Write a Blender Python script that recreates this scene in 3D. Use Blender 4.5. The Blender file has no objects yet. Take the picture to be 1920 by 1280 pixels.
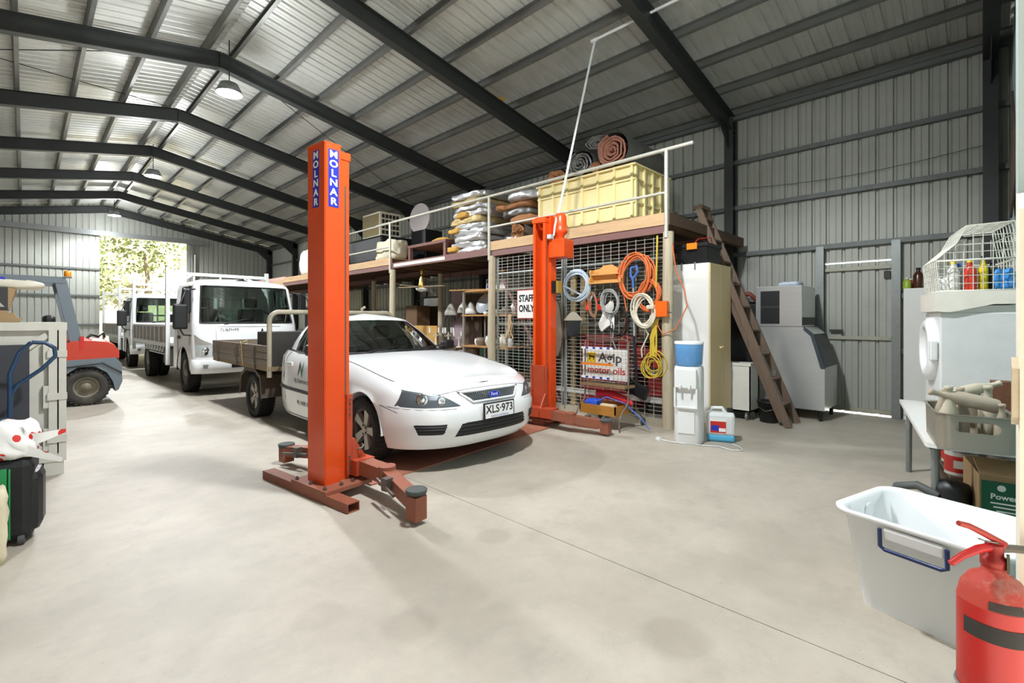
import bpy, bmesh, math, random
from mathutils import Vector, Matrix
random.seed(7)
S = bpy.context.scene
COL = S.collection
PI = math.pi

# ------------------------------------------------------------------ camera, sky, exposure
cam_d = bpy.data.cameras.new('camera'); cam = bpy.data.objects.new('camera', cam_d); COL.objects.link(cam)
cam.location = (0, 0, 1.38); cam.rotation_euler = (PI/2, 0, -0.796)
cam_d.sensor_width = 36; cam_d.lens = 895/1920*36; cam_d.shift_y = -40/1920; cam_d.clip_start = .05; cam_d.clip_end = 400
S.camera = cam
W = bpy.data.worlds.new('sky'); S.world = W; W.use_nodes = True
bg = W.node_tree.nodes['Background']; bg.inputs[0].default_value = (.95, .975, 1.0, 1); bg.inputs[1].default_value = 1.35
S.view_settings.view_transform = 'Standard'; S.view_settings.look = 'None'
S.view_settings.exposure = -0.1; S.view_settings.gamma = 1.0; S.view_settings.use_curve_mapping = False
LAMP_W = 880
sun_d = bpy.data.lights.new('sun_offscreen', 'SUN'); sun_d.energy = 24; sun_d.angle = .01; sun = bpy.data.objects.new('sun_offscreen', sun_d); COL.objects.link(sun); sun.rotation_euler = (.3, .55, 0)

# ------------------------------------------------------------------ materials
def lin(h):
    h = h.lstrip('#'); v = [int(h[i:i+2], 16)/255 for i in (0, 2, 4)]
    return tuple(x/12.92 if x <= .04045 else ((x+.055)/1.055)**2.4 for x in v)
MATS = {}
def mat(name, hexc, rough=.5, metal=0., var=.12, scale=6., bump=0., dirt=0., dirtc='#6b5f4c', alpha=1., trans=0., emit=0., coat=0., stretch=None):
    if name in MATS: return MATS[name]
    m = bpy.data.materials.new(name); m.use_nodes = True; MATS[name] = m
    nt = m.node_tree; N = nt.nodes; L = nt.links; p = N['Principled BSDF']
    c = lin(hexc)
    p.inputs['Roughness'].default_value = rough; p.inputs['Metallic'].default_value = metal
    if coat: p.inputs['Coat Weight'].default_value = coat; p.inputs['Coat Roughness'].default_value = .05
    if trans: p.inputs['Transmission Weight'].default_value = trans
    if alpha < 1: p.inputs['Alpha'].default_value = alpha
    if emit:
        p.inputs['Emission Color'].default_value = (*c, 1); p.inputs['Emission Strength'].default_value = emit
    tc = N.new('ShaderNodeTexCoord'); src = tc.outputs['Object']
    if stretch:
        mp = N.new('ShaderNodeMapping'); mp.inputs['Scale'].default_value = stretch; L.new(src, mp.inputs[0]); src = mp.outputs[0]
    nz = N.new('ShaderNodeTexNoise'); nz.inputs['Scale'].default_value = scale; nz.inputs['Detail'].default_value = 5; nz.inputs['Roughness'].default_value = .6
    L.new(src, nz.inputs['Vector'])
    mx = N.new('ShaderNodeMix'); mx.data_type = 'RGBA'
    mx.inputs[6].default_value = (*[max(0, x*(1-var)) for x in c], 1); mx.inputs[7].default_value = (*[min(1, x*(1+var)) for x in c], 1)
    L.new(nz.outputs['Fac'], mx.inputs[0]); out = mx.outputs[2]
    if dirt:
        n2 = N.new('ShaderNodeTexNoise'); n2.inputs['Scale'].default_value = scale*.6; n2.inputs['Detail'].default_value = 8; n2.inputs['Roughness'].default_value = .7
        L.new(src, n2.inputs['Vector'])
        r = N.new('ShaderNodeMapRange'); r.inputs[1].default_value = .5; r.inputs[2].default_value = .75; r.inputs[3].default_value = 0; r.inputs[4].default_value = dirt
        L.new(n2.outputs['Fac'], r.inputs[0])
        m2 = N.new('ShaderNodeMix'); m2.data_type = 'RGBA'; L.new(r.outputs[0], m2.inputs[0]); L.new(out, m2.inputs[6]); m2.inputs[7].default_value = (*lin(dirtc), 1); out = m2.outputs[2]
    L.new(out, p.inputs['Base Color'])
    if bump:
        b = N.new('ShaderNodeBump'); b.inputs['Strength'].default_value = bump; b.inputs['Distance'].default_value = .02
        L.new(nz.outputs['Fac'], b.inputs['Height']); L.new(b.outputs[0], p.inputs['Normal'])
    return m
def wood(name, hexc, rough=.65, scale=3., ax=(1, 12, 12), var=.3, dirt=.3): return mat(name, hexc, rough, 0, var, scale, .15, dirt, '#4a3a28', stretch=ax)

m_roof = mat('zinc_roof_sheet', '#cfd1cc', .42, .35, .12, 1.3, 0, .35, '#8a8d88')
m_wall = mat('wall_cladding', '#aaaca4', .5, .25, .1, 1.5, 0, .35, '#6f7169')
m_steel = mat('dark_painted_steel', '#323534', .5, .1, .2, 3, 0, .3, '#4a4b47')
m_galv = mat('galvanised_steel', '#8f9492', .4, .6, .18, 14)
m_girt = mat('grey_girt_steel', '#6c716f', .5, .4, .2, 8, 0, .4, '#4b4842')
m_purl = mat('purlin_steel', '#7c7d79', .45, .45, .2, 3, 0, .5, '#5c5148')
m_white = mat('white_paint', '#e8e8e4', .35, 0, .04, 3)
m_whitep = mat('white_plastic', '#eceeee', .3, 0, .03, 3, 0, .12, '#b3ada0')
m_carwhite = mat('white_car_paint', '#eef0f2', .25, 0, .02, 2, 0, .12, '#b9b3a5', coat=.6)
m_black = mat('black_plastic', '#17181a', .45, 0, .2, 8)
m_rubber = mat('tyre_rubber', '#1d1c1b', .8, 0, .25, 12, .2, .4, '#4a4238')
m_alloy = mat('wheel_alloy', '#a8a59c', .35, .6, .1, 6, 0, .4, '#6b6256')
m_chrome = mat('chrome', '#d2d4d6', .12, 1, .02, 5)
m_stain = mat('stainless', '#d6d8d8', .27, .65, .04, 2, 0, .1, '#a8a498', stretch=(1, 1, 14))
m_orange = mat('orange_enamel', '#e04e16', .35, 0, .05, 3, 0, .15, '#a8431d', coat=.2)
m_lift = mat('worn_red_oxide', '#93553f', .6, 0, .15, 9, .05, .55, '#7d6a56')
m_glass = None
def glassmat(name, col, fac, rough=.02):
    m = bpy.data.materials.new(name); m.use_nodes = True; nt = m.node_tree; N = nt.nodes; L = nt.links
    for n in list(N): N.remove(n)
    o = N.new('ShaderNodeOutputMaterial'); t = N.new('ShaderNodeBsdfTransparent'); t.inputs[0].default_value = (*lin(col), 1)
    g = N.new('ShaderNodeBsdfGlossy'); g.inputs['Roughness'].default_value = rough; g.inputs[0].default_value = (.9, .95, .95, 1)
    fr = N.new('ShaderNodeFresnel'); fr.inputs[0].default_value = 1.5
    ad = N.new('ShaderNodeMath'); ad.operation = 'ADD'; ad.inputs[1].default_value = fac; ad.use_clamp = True; L.new(fr.outputs[0], ad.inputs[0])
    mx = N.new('ShaderNodeMixShader'); L.new(ad.outputs[0], mx.inputs[0]); L.new(t.outputs[0], mx.inputs[1]); L.new(g.outputs[0], mx.inputs[2]); L.new(mx.outputs[0], o.inputs[0])
    MATS[name] = m; return m
m_glass = glassmat('tinted_car_glass', '#a9bdb4', .06)
m_clear = glassmat('clear_plastic_lens', '#e8eef0', .06, .1)
m_blueclear = glassmat('blue_clear_plastic', '#7fb9ea', .08, .08)

# ------------------------------------------------------------------ mesh helpers
class MB:
    def __init__(s): s.v = []; s.f = []; s.sm = []
    def add(s, vs, fs, smooth=False):
        n = len(s.v); s.v += [tuple(v) for v in vs]; s.f += [tuple(i+n for i in f) for f in fs]; s.sm += [smooth]*len(fs); return s
    def box(s, x0, x1, y0, y1, z0, z1, M=None, bev=0):
        if bev and min(x1-x0, y1-y0, z1-z0) > 2.2*bev:
            bm = bmesh.new(); bmesh.ops.create_cube(bm, size=1)
            for v in bm.verts: v.co = Vector(((x0+x1)/2+v.co.x*(x1-x0), (y0+y1)/2+v.co.y*(y1-y0), (z0+z1)/2+v.co.z*(z1-z0)))
            bmesh.ops.bevel(bm, geom=bm.edges[:], offset=bev, segments=2, affect='EDGES', profile=.5)
            bm.verts.index_update(); vs = [v.co.copy() for v in bm.verts]; fs = [[v.index for v in f.verts] for f in bm.faces]; bm.free(); sm = True
        else:
            vs = [Vector((x, y, z)) for z in (z0, z1) for y in (y0, y1) for x in (x0, x1)]
            fs = [(0, 2, 3, 1), (4, 5, 7, 6), (0, 1, 5, 4), (2, 6, 7, 3), (0, 4, 6, 2), (1, 3, 7, 5)]; sm = False
        if M is not None: vs = [M @ v for v in vs]
        return s.add(vs, fs, False)
    def beam(s, p, q, w, h, up=(0, 0, 1)):
        p, q = Vector(p), Vector(q); d = (q-p); l = d.length; d.normalize(); u = Vector(up)
        if abs(d.dot(u)) > .98: u = Vector((0, 1, 0))
        r = d.cross(u).normalized(); u = r.cross(d)
        M = Matrix((( r.x, d.x, u.x, p.x), (r.y, d.y, u.y, p.y), (r.z, d.z, u.z, p.z), (0, 0, 0, 1)))
        return s.box(-w/2, w/2, 0, l, -h/2, h/2, M)
    def ibeam(s, p, q, w, h, t=.012, up=(0, 0, 1)):
        p, q = Vector(p), Vector(q); d = (q-p); l = d.length; d.normalize(); u = Vector(up)
        r = d.cross(u).normalized(); u = r.cross(d)
        M = Matrix(((r.x, d.x, u.x, p.x), (r.y, d.y, u.y, p.y), (r.z, d.z, u.z, p.z), (0, 0, 0, 1)))
        s.box(-w/2, w/2, 0, l, -h/2, -h/2+t, M); s.box(-w/2, w/2, 0, l, h/2-t, h/2, M); return s.box(-t/2, t/2, 0, l, -h/2+t, h/2-t, M)
    def chan(s, p, q, w, h, t=.006, up=(0, 0, 1), side=1):
        p, q = Vector(p), Vector(q); d = (q-p); l = d.length; d.normalize(); u = Vector(up)
        r = d.cross(u).normalized(); u = r.cross(d)
        M = Matrix(((r.x, d.x, u.x, p.x), (r.y, d.y, u.y, p.y), (r.z, d.z, u.z, p.z), (0, 0, 0, 1)))
        s.box(-w/2, w/2, 0, l, -h/2, -h/2+t, M); s.box(-w/2, w/2, 0, l, h/2-t, h/2, M)
        a = w/2 if side > 0 else -w/2+t
        return s.box(a-t, a, 0, l, -h/2+t, h/2-t, M)
    def tube(s, pts, r, n=8, closed=False, cap=True):
        P = [Vector(p) for p in pts]; m = len(P); rr = r if isinstance(r, (list, tuple)) else [r]*m
        T = []
        for i in range(m):
            a = P[(i-1) % m] if (closed or i > 0) else P[i]; b = P[(i+1) % m] if (closed or i < m-1) else P[i]
            t = b-a; T.append(t.normalized() if t.length > 1e-9 else Vector((0, 0, 1)))
        u = T[0].orthogonal().normalized(); vs = []
        for i in range(m):
            u = (u - T[i]*u.dot(T[i])); u = u.normalized() if u.length > 1e-6 else T[i].orthogonal().normalized(); w = T[i].cross(u)
            for k in range(n):
                a = 2*PI*k/n; vs.append(P[i]+(u*math.cos(a)+w*math.sin(a))*rr[i])
        fs = []
        for i in range(m if closed else m-1):
            for k in range(n):
                a = i*n+k; b = i*n+(k+1) % n; j = ((i+1) % m)*n
                fs.append((a, b, j+(k+1) % n, j+k))
        s.add(vs, fs, True)
        if cap and not closed:
            s.add(vs[:n], [tuple(range(n))[::-1]]); s.add(vs[-n:], [tuple(range(n))])
        return s
    def cyl(s, p, q, r, r2=None, n=16): return s.tube([p, q], [r, r if r2 is None else r2], n)
    def lathe(s, prof, n=24, c=(0, 0, 0), axis='z', smooth=True, cap=True):
        vs = []; m = len(prof); c = Vector(c)
        for r, h in prof:
            for k in range(n):
                a = 2*PI*k/n; x, y = r*math.cos(a), r*math.sin(a)
                vs.append(c+Vector((x, y, h) if axis == 'z' else (h, x, y) if axis == 'x' else (x, h, y)))
        fs = [(i*n+k, i*n+(k+1) % n, (i+1)*n+(k+1) % n, (i+1)*n+k) for i in range(m-1) for k in range(n)]
        s.add(vs, fs, smooth)
        if cap and prof[0][0] > 1e-4: s.add(vs[:n], [tuple(range(n))[::-1]])
        if cap and prof[-1][0] > 1e-4: s.add(vs[-n:], [tuple(range(n))])
        return s
    def grid(s, rows, smooth=True, closed=False, skip=None):
        m = len(rows); n = len(rows[0]); vs = [p for r in rows for p in r]; fs = []
        for i in range(m-1):
            for j in range(n if closed else n-1):
                if skip and skip(i, j): continue
                fs.append((i*n+j, i*n+(j+1) % n, (i+1)*n+(j+1) % n, (i+1)*n+j))
        return s.add(vs, fs, smooth)
    def prism(s, poly, y0, y1, plane='xz', M=None):
        n = len(poly)
        def P(a, b, h): return Vector((a, h, b)) if plane == 'xz' else Vector((h, a, b)) if plane == 'yz' else Vector((a, b, h))
        vs = [P(a, b, y0) for a, b in poly]+[P(a, b, y1) for a, b in poly]
        if M is not None: vs = [M @ v for v in vs]
        return s.add(vs, [tuple(range(n)), tuple(range(n, 2*n))[::-1]]+[(i, i+n, (i+1) % n+n, (i+1) % n) for i in range(n)])
    def mesh(s, name):
        me = bpy.data.meshes.new(name); me.from_pydata(s.v, [], s.f); me.polygons.foreach_set('use_smooth', s.sm)
        bm = bmesh.new(); bm.from_mesh(me); bmesh.ops.recalc_face_normals(bm, faces=bm.faces[:]); bm.to_mesh(me); bm.free(); me.update(); return me
    def build(s, name, m, parent=None, world=False):
        if world and parent is not None:
            p = parent
            while p.parent: p = p.parent
            inv = p.matrix_basis.inverted(); s.v = [tuple(inv @ Vector(v)) for v in s.v]
        me = s.mesh(name); o = bpy.data.objects.new(name, me); COL.objects.link(o)
        if m: me.materials.append(m)
        if parent is not None: o.parent = parent
        return o
def tag(o, label=None, cat=None, group=None, kind=None):
    if label: o['label'] = label
    if cat: o['category'] = cat
    if group: o['group'] = group
    if kind: o['kind'] = kind
    return o
def thing(name, label, cat, loc=(0, 0, 0), rz=0, group=None, kind=None):
    o = bpy.data.objects.new(name, None); COL.objects.link(o); o.empty_display_size = .1
    o.location = loc; o.rotation_euler = (0, 0, rz); o.matrix_basis = Matrix.Translation(loc) @ Matrix.Rotation(rz, 4, 'Z')
    return tag(o, label, cat, group, kind)
def one(name, mb, m, label, cat, loc=(0, 0, 0), rz=0, group=None):
    o = mb.build(name, m); o.location = loc; o.rotation_euler = (0, 0, rz); return tag(o, label, cat, group)
def inst(src, name, parent, loc, rot=(0, 0, 0)):
    o = bpy.data.objects.new(name, src); COL.objects.link(o); o.parent = parent; o.location = loc; o.rotation_euler = rot; return o
def clone(root, loc, rz=None, label=None, group=None):
    def rec(o, par):
        c = o.copy(); COL.objects.link(c); c.parent = par
        for ch in [x for x in bpy.data.objects if x.parent == o]: rec(ch, c)
        return c
    c = rec(root, None); c.location = loc
    if rz is not None: c.rotation_euler = (0, 0, rz)
    if label: c['label'] = label
    if group: c['group'] = group
    return c
def text(body, size, m, parent, M, name='lettering', ext=.0015, align='CENTER', sx=1., bold=0.):
    cu = bpy.data.curves.new('t', 'FONT'); cu.body = body; cu.size = size; cu.extrude = ext; cu.align_x = align; cu.align_y = 'CENTER'; cu.offset = bold; cu.resolution_u = 3
    o = bpy.data.objects.new('t', cu); COL.objects.link(o)
    dg = bpy.context.evaluated_depsgraph_get(); dg.update()
    me = bpy.data.meshes.new_from_object(o.evaluated_get(dg)); bpy.data.objects.remove(o); bpy.data.curves.remove(cu)
    me.transform(M @ Matrix.Diagonal((sx, 1, 1, 1))); me.materials.clear(); me.materials.append(m)
    n = bpy.data.objects.new(name, me); COL.objects.link(n); n.parent = parent; return n
def frame(o, right, up):
    r = Vector(right).normalized(); u = Vector(up).normalized(); n = r.cross(u); o = Vector(o)
    return Matrix(((r.x, u.x, n.x, o.x), (r.y, u.y, n.y, o.y), (r.z, u.z, n.z, o.z), (0, 0, 0, 1)))
def arc(c, r, a0, a1, n, plane='yz'):
    out = []
    for i in range(n+1):
        a = a0+(a1-a0)*i/n; p, q = r*math.cos(a), r*math.sin(a)
        out.append((c[0], c[1]+p, c[2]+q) if plane == 'yz' else (c[0]+p, c[1], c[2]+q) if plane == 'xz' else (c[0]+p, c[1]+q, c[2]))
    return out
# ------------------------------------------------------------------ building shell
XR, XL, XC = 8.6, -3.9, 2.35
FY = [-.1+3.146*k for k in range(9)]          # portal frames, near gable to far gable
Y0, Y1 = -.32, FY[8]+.06
SL = .18
def zb(x): return 5.70-SL*abs(x-XC)           # underside of rafter
RD, PD = .27, .14
ang = math.atan(SL)

# floor: two slabs with a sawn joint down the middle
nt_floor = bpy.data.materials.new('concrete_floor'); nt_floor.use_nodes = True
def _floor():
    nt = nt_floor.node_tree; N = nt.nodes; L = nt.links; p = N['Principled BSDF']; p.inputs['Roughness'].default_value = .55
    tc = N.new('ShaderNodeTexCoord'); src = tc.outputs['Object']
    def noise(sc, det, rg=.6):
        n = N.new('ShaderNodeTexNoise'); n.inputs['Scale'].default_value = sc; n.inputs['Detail'].default_value = det; n.inputs['Roughness'].default_value = rg; L.new(src, n.inputs['Vector']); return n.outputs['Fac']
    def mix(fac, a, b):
        m = N.new('ShaderNodeMix'); m.data_type = 'RGBA'
        L.new(fac, m.inputs[0])
        for i, x in ((6, a), (7, b)):
            if isinstance(x, str): m.inputs[i].default_value = (*lin(x), 1)
            else: L.new(x, m.inputs[i])
        return m.outputs[2]
    def rng(v, a, b, c, d):
        r = N.new('ShaderNodeMapRange'); r.interpolation_type = 'SMOOTHSTEP'
        for i, x in enumerate((a, b, c, d)): r.inputs[i+1].default_value = x
        L.new(v, r.inputs[0]); return r.outputs[0]
    base = mix(rng(noise(.7, 8, .65), .35, .68, 0, 1), '#a79f91', '#beb6a8')
    base = mix(rng(noise(5, 8, .7), .45, .72, 0, .45), base, '#9b958a')
    base = mix(rng(noise(60, 3, .5), .66, .74, 0, .5), base, '#8b857a')
    base = mix(rng(noise(1.3, 10, .75), .62, .72, 0, .4), base, '#948d80')
    wob = noise(2.2, 6, .7)
    for x, y, r, k in ((2.1, 2.22, .1, .4), (1.22, 1.85, .12, .32), (.97, 2.2, .12, .28), (1.97, .93, .14, .35), (3.3, 2.0, .1, .25)):   # oil stains
        d = N.new('ShaderNodeVectorMath'); d.operation = 'DISTANCE'; L.new(src, d.inputs[0]); d.inputs[1].default_value = (x, y, 0)
        a = N.new('ShaderNodeMath'); a.operation = 'MULTIPLY_ADD'; a.inputs[1].default_value = r*1.6; L.new(wob, a.inputs[0]); L.new(d.outputs['Value'], a.inputs[2])
        base = mix(rng(a.outputs[0], r*1.45, r*2.1, k, 0), base, '#8c8477')
    L.new(base, p.inputs['Base Color'])
    b = N.new('ShaderNodeBump'); b.inputs['Strength'].default_value = .08; b.inputs['Distance'].default_value = .01; L.new(noise(35, 6, .7), b.inputs['Height']); L.new(b.outputs[0], p.inputs['Normal'])
_floor()
floor = MB().box(XL-.1, XR+.1, Y0-.05, Y1+.1, -.16, -.006).build('floor', mat('joint_filler', '#8d8778', .9)); tag(floor, kind='structure')
MB().box(XL-.1, XC-.0022, Y0-.05, Y1+.1, -.15, 0).build('concrete_slab', nt_floor, floor)
MB().box(XC+.0022, XR+.1, Y0-.05, Y1+.1, -.15, 0).build('concrete_slab', nt_floor, floor)
ground = MB().box(-60, 60, -60, 90, -.3, -.17).build('ground', mat('gravel', '#b3ab9b', .9, 0, .2, 3)); tag(ground, kind='structure')

# ribbed sheet, .76 wide, run along local y (length), ribs go to +z
def sheet_mesh(name, length, m, w=.76):
    prof = []; p = w/4
    for k in range(4):
        a = k*p
        prof += [(a, 0), (a+.055, 0), (a+.06, .004), (a+.066, .004), (a+.071, 0), (a+p-.055, 0), (a+p-.043, .028), (a+p-.017, .028), (a+p-.005, 0)]
    prof.append((w, 0))
    mb = MB(); mb.grid([[(x, y, z) for x, z in prof] for y in (0, length)], smooth=False)
    me = mb.mesh(name); me.materials.append(m); return me
half = XR-XC
rl = half/math.cos(ang)+.12
sh_roof = sheet_mesh('roof_sheet', rl, m_roof)
ceiling = thing('ceiling', None, None, kind='structure')
zs = 5.70+RD+PD+.004                           # sheet underside at ridge
n_s = int((Y1-Y0)/.76)+1
for k in range(n_s):
    y = Y0+k*.76
    o = inst(sh_roof, 'roof_sheet', ceiling, (XC, y, zs)); o.rotation_euler = Matrix(((0, math.cos(ang), math.sin(ang)), (1, 0, 0), (0, -math.sin(ang), math.cos(ang)))).to_euler()
    o = inst(sh_roof, 'roof_sheet', ceiling, (XC, y+.76, zs)); o.rotation_euler = Matrix(((0, -math.cos(ang), -math.sin(ang)), (-1, 0, 0), (0, -math.sin(ang), math.cos(ang)))).to_euler()
for a, b in (((-3.4, 9.4, 4.98), (2.2, 12.4, 5.95)), ((2.2, 9.4, 5.95), (-3.4, 12.4, 4.98)), ((2.5, 9.4, 5.95), (8.2, 12.4, 4.98))): MB().cyl(a, b, .008, n=6).build('bracing_rod', m_steel, ceiling)
MB().prism([(XC-.3, zs+.0-.3*SL+.04), (XC, zs+.05), (XC+.3, zs-.3*SL+.04), (XC+.3, zs-.3*SL+.045), (XC, zs+.056), (XC-.3, zs-.3*SL+.045)], Y0, Y1).build('ridge_cap', m_roof, ceiling)
PX = [.2, .95, 1.7, 2.45, 3.2, 3.95, 4.7, 5.45, 6.15]
for dx in PX:
    for sg in (-1, 1):
        x = XC+sg*dx; z = zb(x)+RD+PD/2
        MB().chan((x, Y0, z), (x, Y1, z), .055, PD, .005, up=(sg*SL, 0, 1), side=sg).build('purlin', m_purl, ceiling)
# portal frames
for k, y in enumerate(FY):
    fr = thing('portal_frame', None, None, (0, y, 0), kind='structure')
    for sg in (-1, 1):
        xe = XC+sg*half
        MB().ibeam((XC, 0, zb(XC)+RD/2), (xe-sg*.02, 0, zb(xe)+RD/2), .14, RD).build('rafter', m_steel, fr)
        MB().ibeam((xe-sg*.125, 0, 0), (xe-sg*.125, 0, zb(xe)+RD-.02), .14, .21, up=(1, 0, 0)).build('column', m_steel, fr)
        MB().prism([(xe-sg*.23, zb(xe)+.02), (xe-sg*.75, zb(xe-sg*.75)+.02), (xe-sg*.23, zb(xe)-.28)], -.006, .006).build('haunch_plate', m_steel, fr)
        MB().box(xe-.16-sg*.125, xe+.16-sg*.125, -.13, .13, 0, .016).build('base_plate', m_steel, fr)
    MB().prism([(XC-.14, zb(XC-.14)-.006), (XC, zb(XC)-.006), (XC+.14, zb(XC+.14)-.006), (XC+.14, zb(XC+.14)+RD), (XC, zb(XC)+RD+.002), (XC-.14, zb(XC-.14)+RD)], -.012, .012).box(XC-.012, XC+.012, -.07, .07, zb(XC)-.006, zb(XC)+RD).build('apex_plate', m_steel, fr)

# right wall with a sheet-clad side door
DY0, DY1, DZ = .88, 1.69, 2.22
wall_r = thing('wall_right', None, None, kind='structure')
HZ = zb(XR)+RD+PD-.02
sh_wall = sheet_mesh('wall_sheet', HZ, m_wall); sh_over = sheet_mesh('wall_sheet', HZ-DZ-.03, m_wall, .81)
RW = Matrix(((0, 0, 1), (1, 0, 0), (0, 1, 0))).to_euler()      # local x->y, y->z, z->x
y = DY1
while y < Y1: inst(sh_wall, 'wall_sheet', wall_r, (XR, y, 0), RW); y += .76
y = DY0-.76
while y > Y0-.5: inst(sh_wall, 'wall_sheet', wall_r, (XR, y, 0), RW); y -= .76
inst(sh_over, 'wall_sheet', wall_r, (XR, DY0, DZ+.03), RW)
for z in (.95, 1.72, 2.50, 3.30, 4.08):
    segs = [(Y0, DY0-.1), (DY1+.1, Y1)] if z < 2.3 else [(Y0, Y1)]
    for a, b in segs: MB().chan((XR-.035, a, z), (XR-.035, b, z), .06, .07, .004, side=-1).build('girt', m_girt, wall_r)
MB().chan((XR-.06, Y0, 4.86), (XR-.06, Y1, 4.86), .1, .12, .005, side=-1).build('eave_strut', m_girt, wall_r)
MB().tube([(XR-.05, -.15+.38*i, 3.62-.10*math.sin(PI*i/8)) for i in range(9)], .004, 5).build('loose_wire', m_black, wall_r)
# corner flashing where roof meets wall, so the eaves are closed
MB().box(XR-.01, XR+.05, Y0, Y1, HZ-.12, HZ+.06).build('eave_flashing', m_wall, wall_r)
for yy in (DY0-.05, DY1+.05):
    MB().chan((XR-.06, yy, 0), (XR-.06, yy, 2.5), .1, .1, .006, up=(1, 0, 0)).build('door_post', m_galv, wall_r)
door = thing('door_1', None, None, (XR, DY0, 0), kind='structure')
sh_d = sheet_mesh('door_sheet', DZ-.02, m_wall, .81)
inst(sh_d, 'door_sheet', door, (-.01, .0, .025), RW)
for z in (.07, 1.12, DZ-.08): MB().chan((-.03, .01, z), (-.03, .8, z), .04, .05, .003, side=-1).build('door_rail', mat('pale_rail', '#a9a898', .5, .2), door)
MB().box(-.06, -.02, .02, .09, DZ-.24, DZ-.14).build('bolt', m_steel, door)
MB().box(-.07, -.02, .58, .74, 1.2, 1.24).build('handle', m_steel, door)

# left wall
wall_l = thing('wall_left', None, None, kind='structure')
y = Y0
RWL = Matrix(((0, 0, -1), (-1, 0, 0), (0, 1, 0))).to_euler()
while y < Y1: inst(sh_wall, 'wall_sheet', wall_l, (XL, y+.76, 0), RWL); y += .76
for z in (.95, 1.72, 2.50, 3.30, 4.08): MB().chan((XL+.035, Y0, z), (XL+.035, Y1, z), .06, .07, .004, side=1).build('girt', m_girt, wall_l)
MB().box(XL-.05, XL+.01, Y0, Y1, HZ-.12, HZ+.06).build('eave_flashing', m_wall, wall_l)

# far gable with the open sliding door
OX0, OX1, OZ = 2.1, 5.03, 4.78
wall_b = thing('wall_back', None, None, kind='structure')
YG = FY[8]+.05
RG = Matrix(((1, 0, 0), (0, 0, -1), (0, 1, 0)))                 # local x->x, y->z, z->-y
RGe = Matrix(((-1, 0, 0), (0, 0, 1), (0, 1, 0))).to_euler()
def gable(x0, x1, z0, wall, yy, m=m_wall):
    k = 0; x = x0
    while x < x1-.02:
        w = min(.76, x1-x); zt = lambda q: zb(q)+RD+PD
        prof = []
        p = .19; q = 0
        while q < w-.001:
            e = min(p, w-q); prof += [(q, 0)]+([(q+.135, 0), (q+.147, .028), (q+.173, .028), (q+.185, 0)] if e > .186 else []); q += p
        prof.append((w, 0))
        mb = MB(); mb.grid([[(x+a, yy+d, z0) for a, d in prof], [(x+a, yy+d, zt(x+a)) for a, d in prof]], smooth=False)
        mb.build('wall_sheet', m, wall); x += .76
gable(XL, OX0, 0, wall_b, YG); gable(OX0, OX1, OZ, wall_b, YG); gable(OX1+.32, XR, 0, wall_b, YG); gable(OX1, OX1+.22, 0, wall_b, YG); gable(OX1+.22, OX1+.32, 4.3, wall_b, YG)
for z in (1.2, 2.34, 3.4):
    MB().chan((XL, YG-.04, z), (OX0, YG-.04, z), .05, .07, .004).build('girt', m_girt, wall_b); MB().chan((OX1+.34, YG-.04, z), (XR, YG-.04, z), .05, .07, .004).build('girt', m_girt, wall_b)
MB().chan((XL, YG-.12, OZ+.06), (XR-2.9, YG-.12, OZ+.06), .12, .2, .006).build('door_track', mat('door_track_steel', '#8a8d8c', .45, .4), wall_b)
MB().box(OX1+.2, OX1+.28, YG-.12, YG-.04, 0, 5.0).build('door_post', m_galv, wall_b)

# near gable: wide open doorway behind the camera, wall to the right of it
wall_f = thing('wall_front', None, None, kind='structure')
m_teal = mat('pale_teal_paint', '#a9c0bf', .5, .1, .1, 3, 0, .35, '#7e8d8a')
gable(2.3, XR, 0, wall_f, Y0, m_teal); gable(XL, 2.3, 3.5, wall_f, Y0)
gable(XL, -.8, 0, wall_f, Y0)
MB().box(-.9, 2.35, Y0-.05, Y0+.1, 3.4, 3.6).build('door_header', m_steel, wall_f)
MB().box(2.2, 2.34, Y0-.02, -.088, 0, 4.6).build('door_jamb', mat('jamb_paint', '#b5c4c2', .5, .2, .1, 5, 0, .4, '#84908c'), wall_f)
MB().prism([(2.0, 0), (2.0, 1.70), (2.195, 1.78), (2.195, 0)], -.30, -.083).build('jamb_board', mat('cream_board', '#e6dfcc', .6, 0, .05, 4, 0, .2, '#b8a888'), wall_f)
MB().prism([(2.005, 1.10), (2.005, 1.24), (2.06, 1.27), (2.06, 1.07)], -.085, -.068).build('latch_plate', mat('worn_cream_metal', '#d8ccb2', .5, .2, .1, 8, 0, .6, '#8a6a48'), wall_f)
MB().prism([(6.6, 2.85), (7.9, 2.55), (8.2, 2.75), (7.6, 3.9)], -.27, -.25).build('loose_panel', mat('rusty_panel', '#6d5f52', .7, .2, .2, 5), wall_f)

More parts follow.
